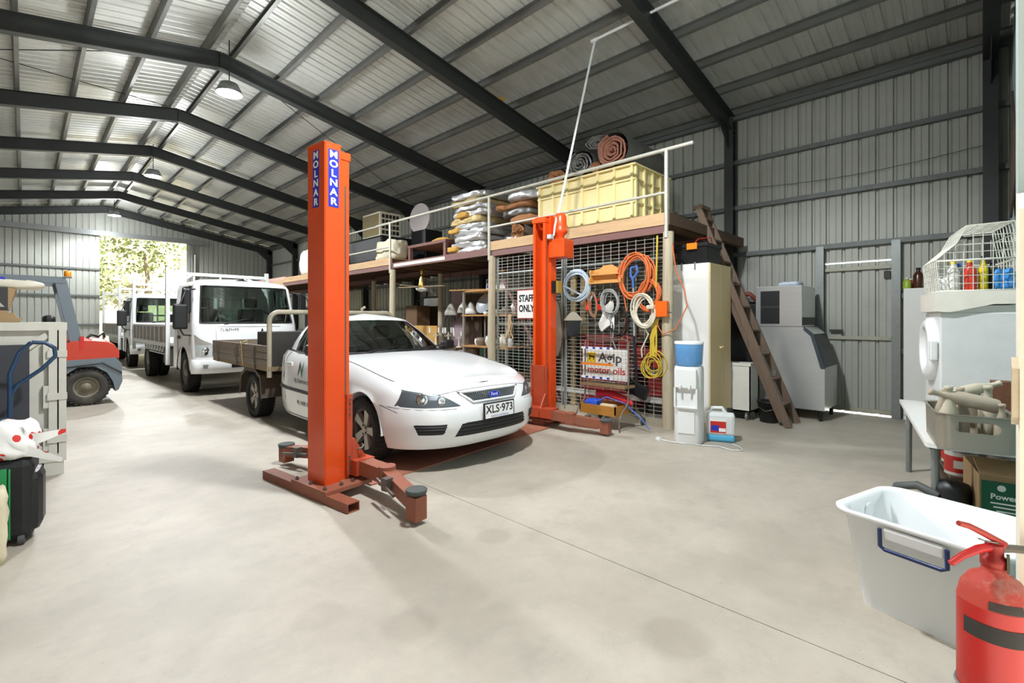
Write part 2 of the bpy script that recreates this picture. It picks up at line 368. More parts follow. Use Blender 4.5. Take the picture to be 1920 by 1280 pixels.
# outside: bank, bushes beyond the far doorway
hill = MB(); rows = []
for i in range(14):
    yy = 34+i*3.0; rows.append([(-30+j*3.2, yy+random.uniform(-.6, .6), max(-.17, (i-1)*1.55)+random.uniform(-.4, .4) if i else -.17) for j in range(26)])
hill.grid(rows); tag(hill.build('hillside', mat('dry_grass', '#b5a97e', .9, 0, .35, .6, .3, .5, '#7f8458')), kind='structure')
m_leaf = mat('tree_leaves', '#8a9364', .8, 0, .3, 5); m_bark = mat('tree_bark', '#857a6a', .9, 0, .2, 6)
def tree(x, y, h, r, seed, label):
    rr = random.Random(seed); t = thing('tree', label, 'tree', (x, y, max(-.2, (y-37)/3*1.55-.5)), 0, 'trees on the bank outside')
    MB().tube([(0, 0, 0), (.1, 0, h*.3), (-.1, .1, h*.6)], [.2, .15, .07], 7).build('trunk', m_bark, t)
    mb = MB()
    for i in range(900):
        a = rr.uniform(0, 2*PI); u = rr.uniform(-1, 1); q = rr.random()**.4; rad = r*q*math.sqrt(1-u*u)
        c = Vector((rad*math.cos(a), rad*math.sin(a), h*.68+u*q*h*.36)); d = Vector((rr.gauss(0, 1), rr.gauss(0, 1), rr.gauss(0, 1))).normalized(); e = d.orthogonal()
        s = rr.uniform(.12, .28); f = d.cross(e); mb.add([c-d*s, c+e*s*.5, c+d*s, c-e*s*.5+f*.02], [(0, 1, 2, 3)])
    mb.build('foliage', m_leaf, t)['kind'] = 'stuff'
tree(2.2, 38, 6, 2.4, 1, 'pale round-crowned tree at the foot of the bank outside'); tree(6.0, 42, 7, 2.8, 2, 'taller spreading tree on the bank behind the parked trucks'); tree(-1.5, 45, 7, 2.6, 3, 'pale tree high on the bank outside')
tree(5.0, 50, 6.5, 2.6, 4, 'pale tree highest up the bank outside')

# ------------------------------------------------------------------ high-bay lamps
m_lens = mat('lamp_lens', '#f4fbff', .3, emit=28)
def highbay(y, z, label, off=''):
    t = thing('high_bay_lamp', label, 'lamp', (XC, y, z), 0, 'high bay lamps along the ridge')
    MB().lathe([(.05, .16), (.13, .15), (.17, .06), (.2, 0), (.19, -.01)], 24).build('housing', m_galv, t)
    MB().lathe([(.19, -.012), (.1, -.035), (.001, -.045)], 24).build('lens'+off, m_lens, t)
    top = zb(XC)+RD-z
    MB().tube([(0, 0, .15), (0, 0, top)], .008, 6).build('hanger', m_black, t)
    l = bpy.data.lights.new('lamp_light'+off, 'SPOT'); l.energy = LAMP_W; l.spot_size = math.radians(160); l.spot_blend = .35; l.shadow_soft_size = .13; l.color = (.95, .98, 1.0)
    lo = bpy.data.objects.new('lamp_light'+off, l); COL.objects.link(lo); lo.parent = t; lo.location = (0, 0, -.19)
    l2 = bpy.data.lights.new('roof_fill_light'+off, 'POINT'); l2.energy = LAMP_W*.17; l2.shadow_soft_size = .15; l2.color = (.95, .98, 1.0)  # added all-round fill below the lens, put in to brighten the roof
    lo2 = bpy.data.objects.new('roof_fill_light'+off, l2); COL.objects.link(lo2); lo2.parent = t; lo2.location = (0, 0, -.24)
highbay(2.2, 5.1, 'high bay lamp hanging over the lift and car bonnet', '_offscreen')
highbay(8.79, 5.1, 'high bay lamp hanging over the parked utility tray')
highbay(15.4, 5.14, 'high bay lamp hanging over the front truck tray'); highbay(23.1, 5.3, 'high bay lamp hanging closest to the far open doorway')
# ------------------------------------------------------------------ vehicle lift
m_blue = mat('sign_blue', '#1f2fae', .4, 0, .03); m_wtxt = mat('white_lettering', '#f2f2f2', .5, 0, .02)
m_pad = mat('rubber_pad', '#4d5150', .8, 0, .15, 20, .2)
m_iron = mat('bare_iron', '#6f6a64', .45, .6, .2, 20)
LR = math.radians(7)
def lift_arm(t, pts, w, padz):
    a = MB()
    for i in range(len(pts)-1):
        p, q = Vector(pts[i]), Vector(pts[i+1]); a.beam(p, q, w-.02*i, .11-.015*i)
    a.cyl(Vector(pts[1])+Vector((0, 0, -.07)), Vector(pts[1])+Vector((0, 0, .068)), w*.56)
    e = Vector(pts[-1]); a.box(e.x-.05, e.x+.05, e.y-.05, e.y+.05, .03, e.z+.05)
    o = a.build('swing_arm', m_lift, t)
    MB().lathe([(.03, e.z), (.03, padz-.035), (.07, padz-.03), (.075, padz-.004), (.07, padz)], 20, (e.x, e.y, 0)).build('pad', m_pad, o)
    h = Vector(pts[1]); k = (e-h).normalized(); s = Vector((-k.y, k.x, 0))*(-.1 if k.y < 0 else .1)
    MB().tube([h+s*.95+k*.05, h+s*.95+k*.38], .012, 8).box(h.x+s.x*.75+k.x*.2-.03, h.x+s.x*.75+k.x*.2+.03, h.y+s.y*.75+k.y*.2-.03, h.y+s.y*.75+k.y*.2+.03, h.z-.05, h.z+.04).build('locking_rod', m_iron, o)
    return o
def lift_post(name, label, loc, rz, lettered):
    t = thing(name, label, 'car lift', loc, rz)
    H = 2.76
    p = MB(); p.box(-.075, -.067, -.12, .12, .1, H)
    for s in (-1, 1):
        p.box(-.067, .06, s*.12-.004, s*.12+.004, .1, H); p.box(.06, .066, min(s*.12, s*.095), max(s*.12, s*.095), .1, H)
        p.box(.06, .155, s*.095-.004, s*.095+.004, .1, H-.05); p.box(.149, .155, min(s*.095, s*.06), max(s*.095, s*.06), .1, H-.05)
    p.box(-.08, .07, -.125, .125, H-.006, H+.006); p.box(.066, .165, -.105, .105, H-.09, H-.03)
    p.build('post', m_orange, t)
    for s in (-1, 1): MB().box(.115, .128, s*.0995-.002, s*.0995+.002, .75, H-.3).build('guide_strip', m_iron, t)
    b = MB(); b.box(-.14, -.04, -.52, .74, 0, .006); b.box(-.14, -.04, -.52, .74, .064, .07)
    b.box(-.14, -.134, -.52, .74, .006, .064); b.box(-.046, -.04, -.52, .74, .006, .064); b.box(-.04, .24, -.06, .12, .0, .07)
    b.build('base_beam', m_lift, t)
    pl = MB(); pl.box(-.15, .26, -.26, .24, .07, .1)
    o = pl.build('base_plate', m_lift, t)
    for x, y in ((-.12, -.2), (-.12, 0), (-.12, .2), (.02, -.2), (.12, -.2), (.22, -.2), (.2, .2)): MB().lathe([(.016, .1), (.016, .115), (.009, .116), (.009, .125)], 6, (x, y, 0), smooth=False).build('bolt', m_iron, o)
    c = MB(); c.box(.075, .165, -.088, .088, .13, .78)
    c.prism([(.165, .13), (.33, .13), (.33, .2), (.19, .42), (.165, .42)], -.125, -.105); c.prism([(.165, .13), (.33, .13), (.33, .2), (.19, .42), (.165, .42)], .105, .125)
    c.box(.12, .17, -.125, -.1, .13, .78); c.box(.12, .17, .1, .125, .13, .78)
    c.box(.155, .33, -.2, .3, .13, .25)
    cc = c.build('carriage', mat('carriage_orange', '#b5482a', .5, 0, .15, 6, 0, .35, '#6e4a38'), t)
    for z in (.16, .2, .24, .28, .62, .66, .7, .74):
        for s in (-1, 1): MB().cyl((.145, s*.124, z), (.145, s*.136, z), .008, n=6).build('bolt', m_iron, cc)
    MB().tube([(.215, -.128, .33), (.235, -.15, .33), (.26, -.15, .35), (.255, -.128, .36)], .008, 6).build('cable_clip', m_iron, cc)
    lift_arm(t, [(.25, -.12, .19), (.22, -.50, .19), (.06, -1.02, .14)], .12, .235)
    lift_arm(t, [(.25, .12, .19), (.28, .55, .17), (.2, .99, .13)], .12, .2)
    if lettered:
        for o, r, w in (((.0, -.1245, 0), (1, 0, 0), .088), ((-.0755, 0, 0), (0, -1, 0), .088)):
            s = MB(); O = Vector(o); R = Vector(r)
            M0 = frame(O+Vector((0, 0, 2.49)), R, (0, 0, 1)); s.box(-w/2, w/2, -.225, .225, 0, .0015, M0); s.build('name_decal', m_blue, t)
            for i, ch in enumerate('MOLNAR'):
                text(ch, .077, m_wtxt, t, frame(O+R.cross(Vector((0, 0, 1)))*.002+Vector((0, 0, 2.675-.0735*i)), R, (0, 0, 1)), 'letter', .0006, sx=1.2, bold=.0022)
    return t
lp = lift_post('lift_post', 'orange lift post with blue and white name decals beside the white ute', (1.68, 3.74, 0), LR, True)
rp = lift_post('lift_post', 'orange lift post with motor on top in front of the mesh cage', (4.93, 4.19, 0), LR+PI, False)
MB().box(-.13, .12, .125, .36, 2.2, 2.44, bev=.008).build('drive_box', m_orange, rp)
mo = MB().lathe([(.05, 2.44), (.055, 2.5), (.09, 2.53), (.1, 2.55), (.1, 2.575), (.088, 2.59), (.088, 2.62), (.085, 2.75), (.06, 2.79), (.02, 2.8)], 20, (-.02, .22, 0)).build('motor', m_orange, rp)
MB().tube([(-.02, .22, 2.79), (.05, .21, 2.74), (.09, .2, 2.6), (.09, .19, 2.5), (.12, .15, 2.46)], .014, 7).build('motor_cable', m_whitep, mo)
MB().box(.09, .17, .13, .19, 2.44, 2.5, bev=.008).build('cable_gland', mat('grey_plastic', '#b3b9bd', .5), mo)
MB().box(-.1, .02, .125, .2, 1.74, 1.9, bev=.006).build('switch_box', mat('brass_box', '#c2a246', .4, .4, .15, 20), rp)
MB().box(.02, .05, .125, .18, 1.74, 1.9).build('switch_back', m_black, rp)
pl = MB(); pl.prism([(2.02, 3.62), (4.72, 3.93), (4.66, 4.55), (1.96, 4.2)], .001, .012, 'xy')
one('floor_plate', pl, mat('red_floor_plate', '#a86a54', .65, 0, .12, 10, .1, .6, '#8a7460'), 'flat red oxide steel plate on floor between the lift posts', 'floor plate')

# ------------------------------------------------------------------ wheels
def wheel(par, x, y, r, w, out, style='alloy', rim=None, tread=True):
    """out = +1/-1 : which way the face looks along x"""
    rim = rim or r*.66; c = (x, y, r)
    h = w/2
    ty = MB().lathe([(rim*.97, -h*.8), (rim*1.04, -h*.95), (r*.86, -h), (r*.96, -h*.86), (r, -h*.6), (r, h*.6), (r*.96, h*.86), (r*.86, h), (rim*1.04, h*.95), (rim*.97, h*.8)], 40, c, 'x', cap=False)
    if tread:
        for k in range(44):
            a = 2*PI*k/44; cy, sy = math.cos(a), math.sin(a)
            M = Matrix.Translation(c) @ Matrix.Rotation(a, 4, 'X'); ty.box(-h*.93, -h*.45, r*.985-.006, r+.004, -r*.035, r*.035, M); ty.box(h*.45, h*.93, r*.985-.006, r+.004, -r*.035, r*.035, M)
    T = ty.build('tyre', m_rubber, par)
    if style == 'alloy':
        b = MB().lathe([(rim, h*.75*out), (rim*.93, h*.72*out), (rim*.9, h*.3*out), (rim*.85, -h*.6*out)], 36, c, 'x', cap=False); b.lathe([(.001, -h*.2*out), (rim*.88, -h*.2*out)], 24, c, 'x', cap=False)
        R = b.build('rim', mat('rim_dark', '#55524c', .5, .4, .2, 8), par)
        s = MB()
        for k in range(5):
            M = Matrix.Translation(c) @ Matrix.Rotation(2*PI*k/5+.3, 4, 'X')
            a, bq = (h*.35, h*.62)
            vs = [Vector((out*q, yy, zz)) for zz, ww, q0, q1 in ((rim*.12, rim*.17, h*.25, h*.62), (rim*.5, rim*.2, h*.3, h*.66), (rim*.93, rim*.27, h*.35, h*.72)) for yy, q in ((-ww, q0), (ww, q0), (ww*.8, q1), (-ww*.8, q1))]
            vs = [M @ v for v in vs]; s.add(vs, [(i*4+j, i*4+(j+1) % 4, i*4+4+(j+1) % 4, i*4+4+j) for i in range(2) for j in range(4)]+[(8, 9, 10, 11), (0, 1, 2, 3)])
        s.lathe([(rim*.26, h*.3*out), (rim*.25, h*.66*out), (rim*.16, h*.72*out), (.001, h*.72*out)], 20, c, 'x')
        s.lathe([(rim*.92, h*.5*out), (rim*.99, h*.74*out), (rim*1.02, h*.74*out), (rim*1.0, h*.5*out)], 36, c, 'x', cap=False)
        s.build('spokes', m_alloy, R)
        n = MB()
        for k in range(5):
            a = 2*PI*k/5; n.cyl((x+h*.6*out, y+rim*.2*math.cos(a), r+rim*.2*math.sin(a)), (x+h*.75*out, y+rim*.2*math.cos(a), r+rim*.2*math.sin(a)), .009, n=6)
        n.build('wheel_nuts', m_black, R)['kind'] = 'stuff'
    else:
        m = mat('steel_rim', '#8d8a82', .5, .4, .15, 6, 0, .6, '#5d5244') if style == 'steel' else mat('painted_rim', '#77705f', .6, .1, .2, 6, 0, .5, '#4b4236')
        R = MB().lathe([(rim, h*.75*out), (rim*.94, h*.75*out), (rim*.9, h*.2*out), (rim*.72, h*.05*out), (rim*.5, h*.35*out), (rim*.34, h*.4*out), (rim*.3, h*.75*out), (rim*.2, h*.85*out), (.001, h*.85*out)], 32, c, 'x', cap=False).build('rim', m, par)
        n = MB()
        for k in range(6):
            a = 2*PI*k/6; n.cyl((x+h*.3*out, y+rim*.42*math.cos(a), r+rim*.42*math.sin(a)), (x+h*.5*out, y+rim*.42*math.cos(a), r+rim*.42*math.sin(a)), .016, n=6)
            n.lathe([(rim*.09, h*.16*out), (.001, h*.165*out)], 10, (x, y+rim*.62*math.cos(a+.5), r+rim*.62*math.sin(a+.5)), 'x')
        n.build('wheel_nuts', m_iron, R)['kind'] = 'stuff'
    return T

# ------------------------------------------------------------------ white ute
def outline(hw, y1, yend, ns, n=3.0, m=2.2, extra=()):
    """half plan outline from centre front round the corner and back along the side: list of (x, y, wfront)"""
    pts = []
    for i in range(ns+1):
        th = PI/2*(i/ns); x = hw*math.sin(th)**(2/n) if i else 0; y = y1*(1-(math.cos(th)**(2/m) if i < ns else 0)); pts.append((x, y))
    ys = sorted(set([round(q, 4) for q in extra if q > y1+.01] + [yend]))
    return pts+[(hw, q) for q in ys]
def lerp(a, b, t): return a+(b-a)*max(0, min(1, t))
def smooth(t): t = max(0, min(1, t)); return t*t*(3-2*t)
ZF = [.20, .27, .40, .52, .575, .65, .715, .765]; ZSD = [.20, .27, .42, .58, .68, .80, .90, .97]
INS = [.06, .025, .008, 0, .006, .012, .03, .085]; SET = [.13, .045, .012, 0, .025, .06, .11, .2]
CHW, CY1, CYE = .925, .78, 3.12
WF, WR, WRAD = .95, 4.09, .36
ext = [CY1+.04*i for i in range(1, 60)]
NS = 64
OUT = outline(CHW, CY1, CYE, NS, extra=ext)
def car_pt(j, k):
    """k may be fractional level"""
    k0 = min(6, int(k)); fk = k-k0
    x, y = OUT[j]
    ins = lerp(INS[k0], INS[k0+1], fk); st = lerp(SET[k0], SET[k0+1], fk)
    s = smooth(y/1.75); z = lerp(lerp(ZF[k0], ZSD[k0], s), lerp(ZF[k0+1], ZSD[k0+1], s), fk)
    if y > 2.2: z += (y-2.2)*.03*(k/7)
    wf = 1-smooth(y/CY1)
    xx = x*(CHW-ins)/CHW; yy = y+st*wf
    if y > 1.6: xx -= .0
    # tuck of the rear cab corner
    if y > 2.7: xx -= .05*((y-2.7)/.42)**2
    return xx, yy, z
def car_shell_pt(j, k):
    x, y, z = car_pt(j, k)
    dy = y-WF
    if abs(dy) < WRAD: z = max(z, .315+math.sqrt(WRAD*WRAD-dy*dy)+.004*k)
    return x, y, z
def find_j(xq=None, yq=None):
    if xq is not None: return min(range(len(OUT)), key=lambda i: abs(OUT[i][0]-xq)+(1 if OUT[i][1] > CY1 else 0))
    return min(range(len(OUT)), key=lambda i: abs(OUT[i][1]-yq))
def car_xk(xq, k, side=1, push=0.):
    """front surface point at lateral x (interpolated), level k"""
    xq = abs(xq); 
    for j in range(len(OUT)-1):
        a, b = car_pt(j, k), car_pt(j+1, k)
        if a[0] <= xq <= b[0]+1e-9 and b[0] > a[0]:
            t = (xq-a[0])/(b[0]-a[0]); y = a[1]+(b[1]-a[1])*t; z = a[2]+(b[2]-a[2])*t; break
    else: y, z = car_pt(NS, k)[1:]
    return Vector((side*xq, y-push, z))
def patch(mb, poly, push, n=14, thick=0):
    """poly: function u,v in 0..1 -> (x (signed), k)"""
    rows = []
    for i in range(n+1):
        row = []
        for j in range(n+1):
            x, k = poly(j/n, i/n); s = 1 if x >= 0 else -1
            e = 0 if 0 < i < n and 0 < j < n else 1
            p = car_xk(abs(x), k, s, push if not e else push-.004); row.append(p)
        rows.append(row)
    mb.grid(rows); return mb
def quadf(c00, c10, c11, c01):
    return lambda u, v: tuple((1-u)*(1-v)*a+u*(1-v)*b+u*v*c+(1-u)*v*d for a, b, c, d in zip(c00, c10, c11, c01))

ute = thing('utility_ute', 'white utility ute with drop side tray parked between the orange lift posts', 'ute', (3.2, 3.33, 0))
body = MB()
for s in (1, -1):
    body.grid([[(s*p[0], p[1], p[2]) for p in (car_shell_pt(j, k) for j in range(len(OUT)))] for k in range(8)])
    # inner wheel arch lip
    arch = [(s*(CHW-.01), WF+WRAD*math.cos(a), .315+WRAD*math.sin(a)) for a in [PI*i/24 for i in range(25)]]
    body.grid([arch, [(s*(CHW-.28), y, z) for x, y, z in arch]])
# bonnet and cowl lofted across
jc = find_j(yq=1.82); rows = []
for j in range(1, jc+1):
    x, y, z = car_pt(j, 7); row = []
    for i in range(-10, 11):
        u = i/10; row.append((x*u, y-.0, z+.05*(1-u*u)*min(1, x/.5)+.012*max(0, 1-abs(abs(u)-.62)*5)*min(1, x/.7)*0))
    rows.append(row)
body.grid(rows)
BD = body.build('body', m_carwhite, ute)
under = MB().box(-.8, .8, 1.4, 3.1, .2, .34).box(-.55, .55, .3, 1.4, .22, .5).box(-.6, .6, .6, 1.5, .28, .66)
under.build('underbody', m_black, ute)
# greenhouse
GB = [(0, 1.56, 1.005), (.3, 1.6, 1.0), (.55, 1.70, .99), (.72, 1.83, .975), (.80, 2.0, .965), (.84, 2.3, .972), (.85, 2.62, .98), (.835, 2.82, .985), (.80, 3.0, .99), (.74, 3.08, .995), (.35, 3.12, 1.0), (0, 3.12, 1.0)]
GT = [(0, 2.32, 1.415), (.22, 2.325, 1.412), (.40, 2.35, 1.405), (.53, 2.41, 1.385), (.575, 2.47, 1.38), (.60, 2.6, 1.39), (.605, 2.70, 1.39), (.6, 2.78, 1.388), (.585, 2.84, 1.384), (.55, 2.88, 1.38), (.25, 2.9, 1.395), (0, 2.9, 1.4)]
def dens(L, n=3):
    o = []
    for i in range(len(L)-1):
        for k in range(n): o.append(tuple(a+(b-a)*k/n for a, b in zip(L[i], L[i+1])))
    return o+[L[-1]]
gb, gt = dens(GB), dens(GT); V = [0, .05, .3, .6, .92, 1.0]
def gpt(j, v, s):
    a, b = gb[j], gt[j]; bow = .035*math.sin(PI*v)
    x = a[0]+(b[0]-a[0])*v; y = a[1]+(b[1]-a[1])*v; n = Vector((x*.9, y-2.5, 0)).normalized() if (x or y) else Vector()
    return Vector((s*(x+n.x*bow), y+n.y*bow*.6, a[2]+(b[2]-a[2])*v))
nj = len(gb)
win = lambda i, j: 0 < i < 4 and (j < 8 or 13 <= j <= 16 or 17 <= j <= 19 or j >= 29)
gh = MB(); gl = {k: MB() for k in ('windscreen', 'rear_window')}
for s in (1, -1):
    rows = [[gpt(j, v, s) for j in range(nj)] for v in V]; gh.grid(rows, skip=win)
    for nm, a, b in (('windscreen', 0, 8), ('side_window', 13, 17), ('quarter_window', 17, 20), ('rear_window', 29, nj-1)):
        mb = gl.get(nm) or MB(); mb.grid([[gpt(j, v, s) for j in range(a, b+1)] for v in V[1:5]])
        if nm not in gl: mb.build(nm, m_glass, ute)
rr = []
for f in [1, .93, .8, .55, .3, 0]:
    rr.append([(s*x*f, 2.62+(y-2.62)*f, z+.055*(1-f*f)) for s, L in ((1, gt), (-1, gt[::-1])) for x, y, z in L])
gh.grid(rr)
gh.build('cab_roof', m_carwhite, ute)
for nm, mb in gl.items(): mb.build(nm, m_glass, ute)
# black trims: window seals, cowl, wipers
cw = MB(); cw.tube([(x, y-.02, z+.012) for x, y, z in [(-a, b, c) for a, b, c in GB[3::-1]]+GB[1:4]], .018, 6)
for s in (1, -1): cw.tube([gpt(j, .045, s) for j in range(12, 29)], .008, 5); cw.tube([gpt(17, v, s) for v in (.05, .3, .6, .93)], .012, 5)
for s, x0 in ((1, -.5), (1, .15)): cw.tube([(x0, 1.6, 1.02), (x0+.25, 1.62, 1.05), (x0+.5, 1.70, 1.06)], .009, 5)
cw.build('window_seals', m_black, ute)['kind'] = 'stuff'
# cabin
cab_m = mat('cabin_trim', '#7d8076', .8, 0, .1); MB().box(-.72, .72, 1.7, 2.1, .75, .99, bev=.05).build('dashboard', cab_m, ute)
for s in (-1, 1):
    st = MB().box(s*.38-.25, s*.38+.25, 2.3, 2.8, .45, .6, bev=.05).box(s*.38-.24, s*.38+.24, 2.72, 2.88, .55, 1.12, bev=.05).box(s*.38-.12, s*.38+.12, 2.76, 2.86, 1.14, 1.3, bev=.03); st.build('seat', mat('seat_cloth', '#3b3d3f', .9), ute)
MB().tube([(.38+.18*math.cos(a), 2.18+.07*math.sin(a), 1.0+.17*math.sin(a)) for a in [2*PI*i/24 for i in range(24)]], .014, 6, closed=True).build('steering_wheel', m_black, ute)
# head lamps
for s in (-1, 1):
    hl = MB(); fn = quadf((s*.40, 4.25), (s*.865, 4.15), (s*.80, 6.25), (s*.56, 5.75)); patch(hl, fn, .006)
    H = hl.build('headlamp', mat('lamp_housing', '#5b6268', .3, .3, .2, 14), ute)
    for x, k, r in ((.70, 5.15, .055), (.56, 4.98, .042)):
        p = car_xk(x, k, s, .0); q = car_xk(x+.03, k, s, 0); tg = (q-p).normalized(); nrm = Vector((s*abs(tg.y), -abs(tg.x), .15)).normalized()
        M = frame(p+nrm*.004, nrm.orthogonal(), nrm.cross(nrm.orthogonal()))
        rf = MB().lathe([(r, .002), (r*.96, .012), (r*.6, .006), (r*.25, .012), (.001, .014)], 20); rf.v = [tuple(M @ Vector(v)) for v in rf.v]; rf.build('reflector', m_chrome, H)
# grille, badge, intakes
g = MB(); patch(g, lambda u, v: ((u*2-1)*(.27+.12*v), 4.55+1.35*v), .004, 18); gr = g.build('grille', mat('grille_black', '#1b1c1e', .4), ute)
bars = MB()
for i in range(34):
    for d in (-1, 1):
        a = -1.15+2.3*i/33; pts = []
        for q in range(9):
            v = q/8; u = a+d*.22*(v-.5)
            if abs(u) <= .97: pts.append(car_xk(abs(u*(.27+.12*v)), 4.6+1.25*v, 1 if u >= 0 else -1, .007))
        if len(pts) > 1: bars.tube(pts, .0026, 4)
bars.build('grille_mesh', mat('grille_bars', '#7d8488', .35, .5), gr)['kind'] = 'stuff'
edge = [car_xk(abs((u*2-1)*(.27+.12*v)), 4.55+1.35*v, 1 if u >= .5 else -1, .006) for u, v in [(i/16, 1) for i in range(17)]+[(1, 1-i/6) for i in range(1, 7)]+[(1-i/16, 0) for i in range(1, 17)]+[(0, i/6) for i in range(1, 6)]]
MB().tube(edge, .013, 6, closed=True).build('grille_surround', m_carwhite, gr)
bc = car_xk(0, 5.2, 1, .012)
Mb = frame(bc+Vector((0, -.006, 0)), (1, 0, 0), (0, .25, 1))
def oval(a, b, d, n=28): 
    mb = MB(); mb.prism([(a*math.cos(2*PI*i/n), b*math.sin(2*PI*i/n)) for i in range(n)], 0, d, 'xy', Mb); return mb
oval(.078, .036, .008).build('badge_rim', m_chrome, gr); ob = oval(.07, .03, .0095).build('badge', m_blue, gr)
text('Ford', .045, m_wtxt, gr, Mb @ Matrix.Translation((0, 0, .0105)) @ Matrix(((1, .25, 0, 0), (0, 1, 0, 0), (0, 0, 1, 0), (0, 0, 0, 1))), 'badge_lettering', .0004)
def vent(x0, x1, x2, x3, k0, k1, nm):
    v = MB(); patch(v, quadf((x0, k0), (x1, k0), (x2, k1), (x3, k1)), .004); o = v.build(nm, m_black, ute)
    sl = MB()
    for i in range(1, 4):
        f = i/4; sl.tube([car_xk(abs(lerp(lerp(x0, x3, f), lerp(x1, x2, f), q/10)), lerp(k0, k1, f), 1 if lerp(lerp(x0, x3, f), lerp(x1, x2, f), q/10) >= 0 else -1, .006) for q in range(11)], .006, 4)
    sl.build('vent_slats', mat('dark_grey_plastic', '#303235', .5), o)['kind'] = 'stuff'
vent(-.46, .46, .40, -.40, 1.35, 2.35, 'lower_intake')
vent(.56, .74, .78, .54, 1.6, 2.35, 'fog_vent'); vent(-.74, -.56, -.54, -.78, 1.6, 2.35, 'fog_vent')
np_ = car_xk(0, 3.05, 1, .02); Mp = frame(np_+Vector((0, -.012, -.0)), (1, 0, 0), (0, .04, 1))
MB().box(-.2, .2, -.078, .078, -.012, 0, Mp).build('plate_frame', m_black, ute)
npl = MB().box(-.186, .186, -.066, .066, 0, .003, Mp).build('number_plate', m_wtxt, ute)
text('XLS\u00b7973', .105, m_black, npl, Mp @ Matrix.Translation((0, .012, .004)), 'plate_lettering', .0006, sx=1.0, bold=.0015)
text('SOUTH AUSTRALIA', .022, m_blue, npl, Mp @ Matrix.Translation((0, -.052, .004)), 'plate_lettering', .0004, sx=1.2)
hs = MB(); hs.tube([car_xk(abs(x), 6.3-.55*(abs(x)/.55)**3, 1 if x >= 0 else -1, .001) for x in [-.56+.07*i for i in range(17)]], .0035, 4)
for s in (-1, 1): hs.tube([Vector((s*q[0]*.985, q[1], q[2]+.006)) for q in (car_pt(j, 7) for j in range(NS-14, find_j(yq=1.72)))], .0035, 4)
hs.build('bonnet_seam', mat('seam_grey', '#6d6f70', .7), ute)['kind'] = 'stuff'
# side details (both doors): seams, moulding, handle, mirror
for s in (-1, 1):
    sx = lambda y, k: Vector((s*(car_pt(find_j(yq=y), k)[0]+.002), y, car_pt(find_j(yq=y), k)[2]))
    seam = MB(); ys = [1.78, 1.8, 1.82, 1.84]
    seam.tube([sx(1.78+.02*abs(k-4), k) for k in (.4, 2, 4, 6, 6.9)], .004, 4); seam.tube([sx(2.95-.03*abs(k-4), k) for k in (.4, 2, 4, 6, 6.9)], .004, 4); seam.tube([sx(1.82+i*.08, .45) for i in range(14)], .004, 4)
    seam.tube([Vector((s*car_xk(.9, 3.9)[0], .34, .56)), sx(.62, 3.9)], .003, 4)
    seam.tube([car_xk(x, 3.95, s, .001) for x in (.45, .55, .65, .74, .81, .86, .89)], .0025, 4)
    seam.build('door_seam', m_black, ute)['kind'] = 'stuff'
    mo = MB(); rows = []
    for q in range(22):
        y = 1.42+q*.082; p = sx(y, 2.75); rows.append([p+Vector((0, 0, -.022)), p+Vector((s*.014, 0, -.014)), p+Vector((s*.014, 0, .014)), p+Vector((0, 0, .022))])
    mo.grid(rows); mo.build('side_moulding', mat('moulding_grey', '#2c2d2e', .5), ute)
    p = sx(2.75, 5.3); MB().box(p.x-.012, p.x+.012, 2.66, 2.84, p.z-.025, p.z+.025, bev=.01).build('door_handle', m_carwhite, ute)
    mi = MB().box(s*.94-.09, s*.94+.09, 1.93, 2.05, .98, 1.11, bev=.035).box(min(s*.8, s*.9), max(s*.8, s*.9), 1.96, 2.02, .98, 1.02); mi.build('mirror', m_black, ute)
m_green = mat('logo_green', '#0f7a55', .5)
def logo(par, M, h):
    a = MB(); a.prism([(-.45*h, -.5*h), (-.1*h, .5*h), (0, .25*h), (-.08*h, .0), (-.2*h, -.18*h)], 0, .0015, 'xy', M); a.prism([(-.02*h, .3*h), (.16*h, -.5*h), (.1*h, -.1*h)], 0, .0015, 'xy', M); a.build('logo_mark', m_black, par)
    b = MB(); b.prism([(.0, .28*h), (.18*h, -.02*h), (.48*h, .5*h), (.2*h, -.5*h), (.12*h, -.1*h)], 0, .002, 'xy', M); b.build('logo_mark', m_green, par)
xs = -(car_pt(find_j(yq=2.4), 4.2)[0]+.006)
logo(ute, frame((xs-.002, 2.38, .80), (0, -1, 0), (.05, 0, 1)), .2)
text('AJ Contractors', .075, m_black, ute, frame((xs-.006, 2.33, .66), (0, -1, 0), (0, 0, 1)), 'door_lettering', .0006)
text('Ph. 0408 107 973', .07, m_black, ute, frame((xs+.002, 2.25, .40), (0, -1, 0), (0, 0, 1)), 'door_lettering', .0006)
for s in (-1, 1):
    wheel(ute, s*.815, WF, .315, .215, s); wheel(ute, s*.815, WR, .315, .215, s)
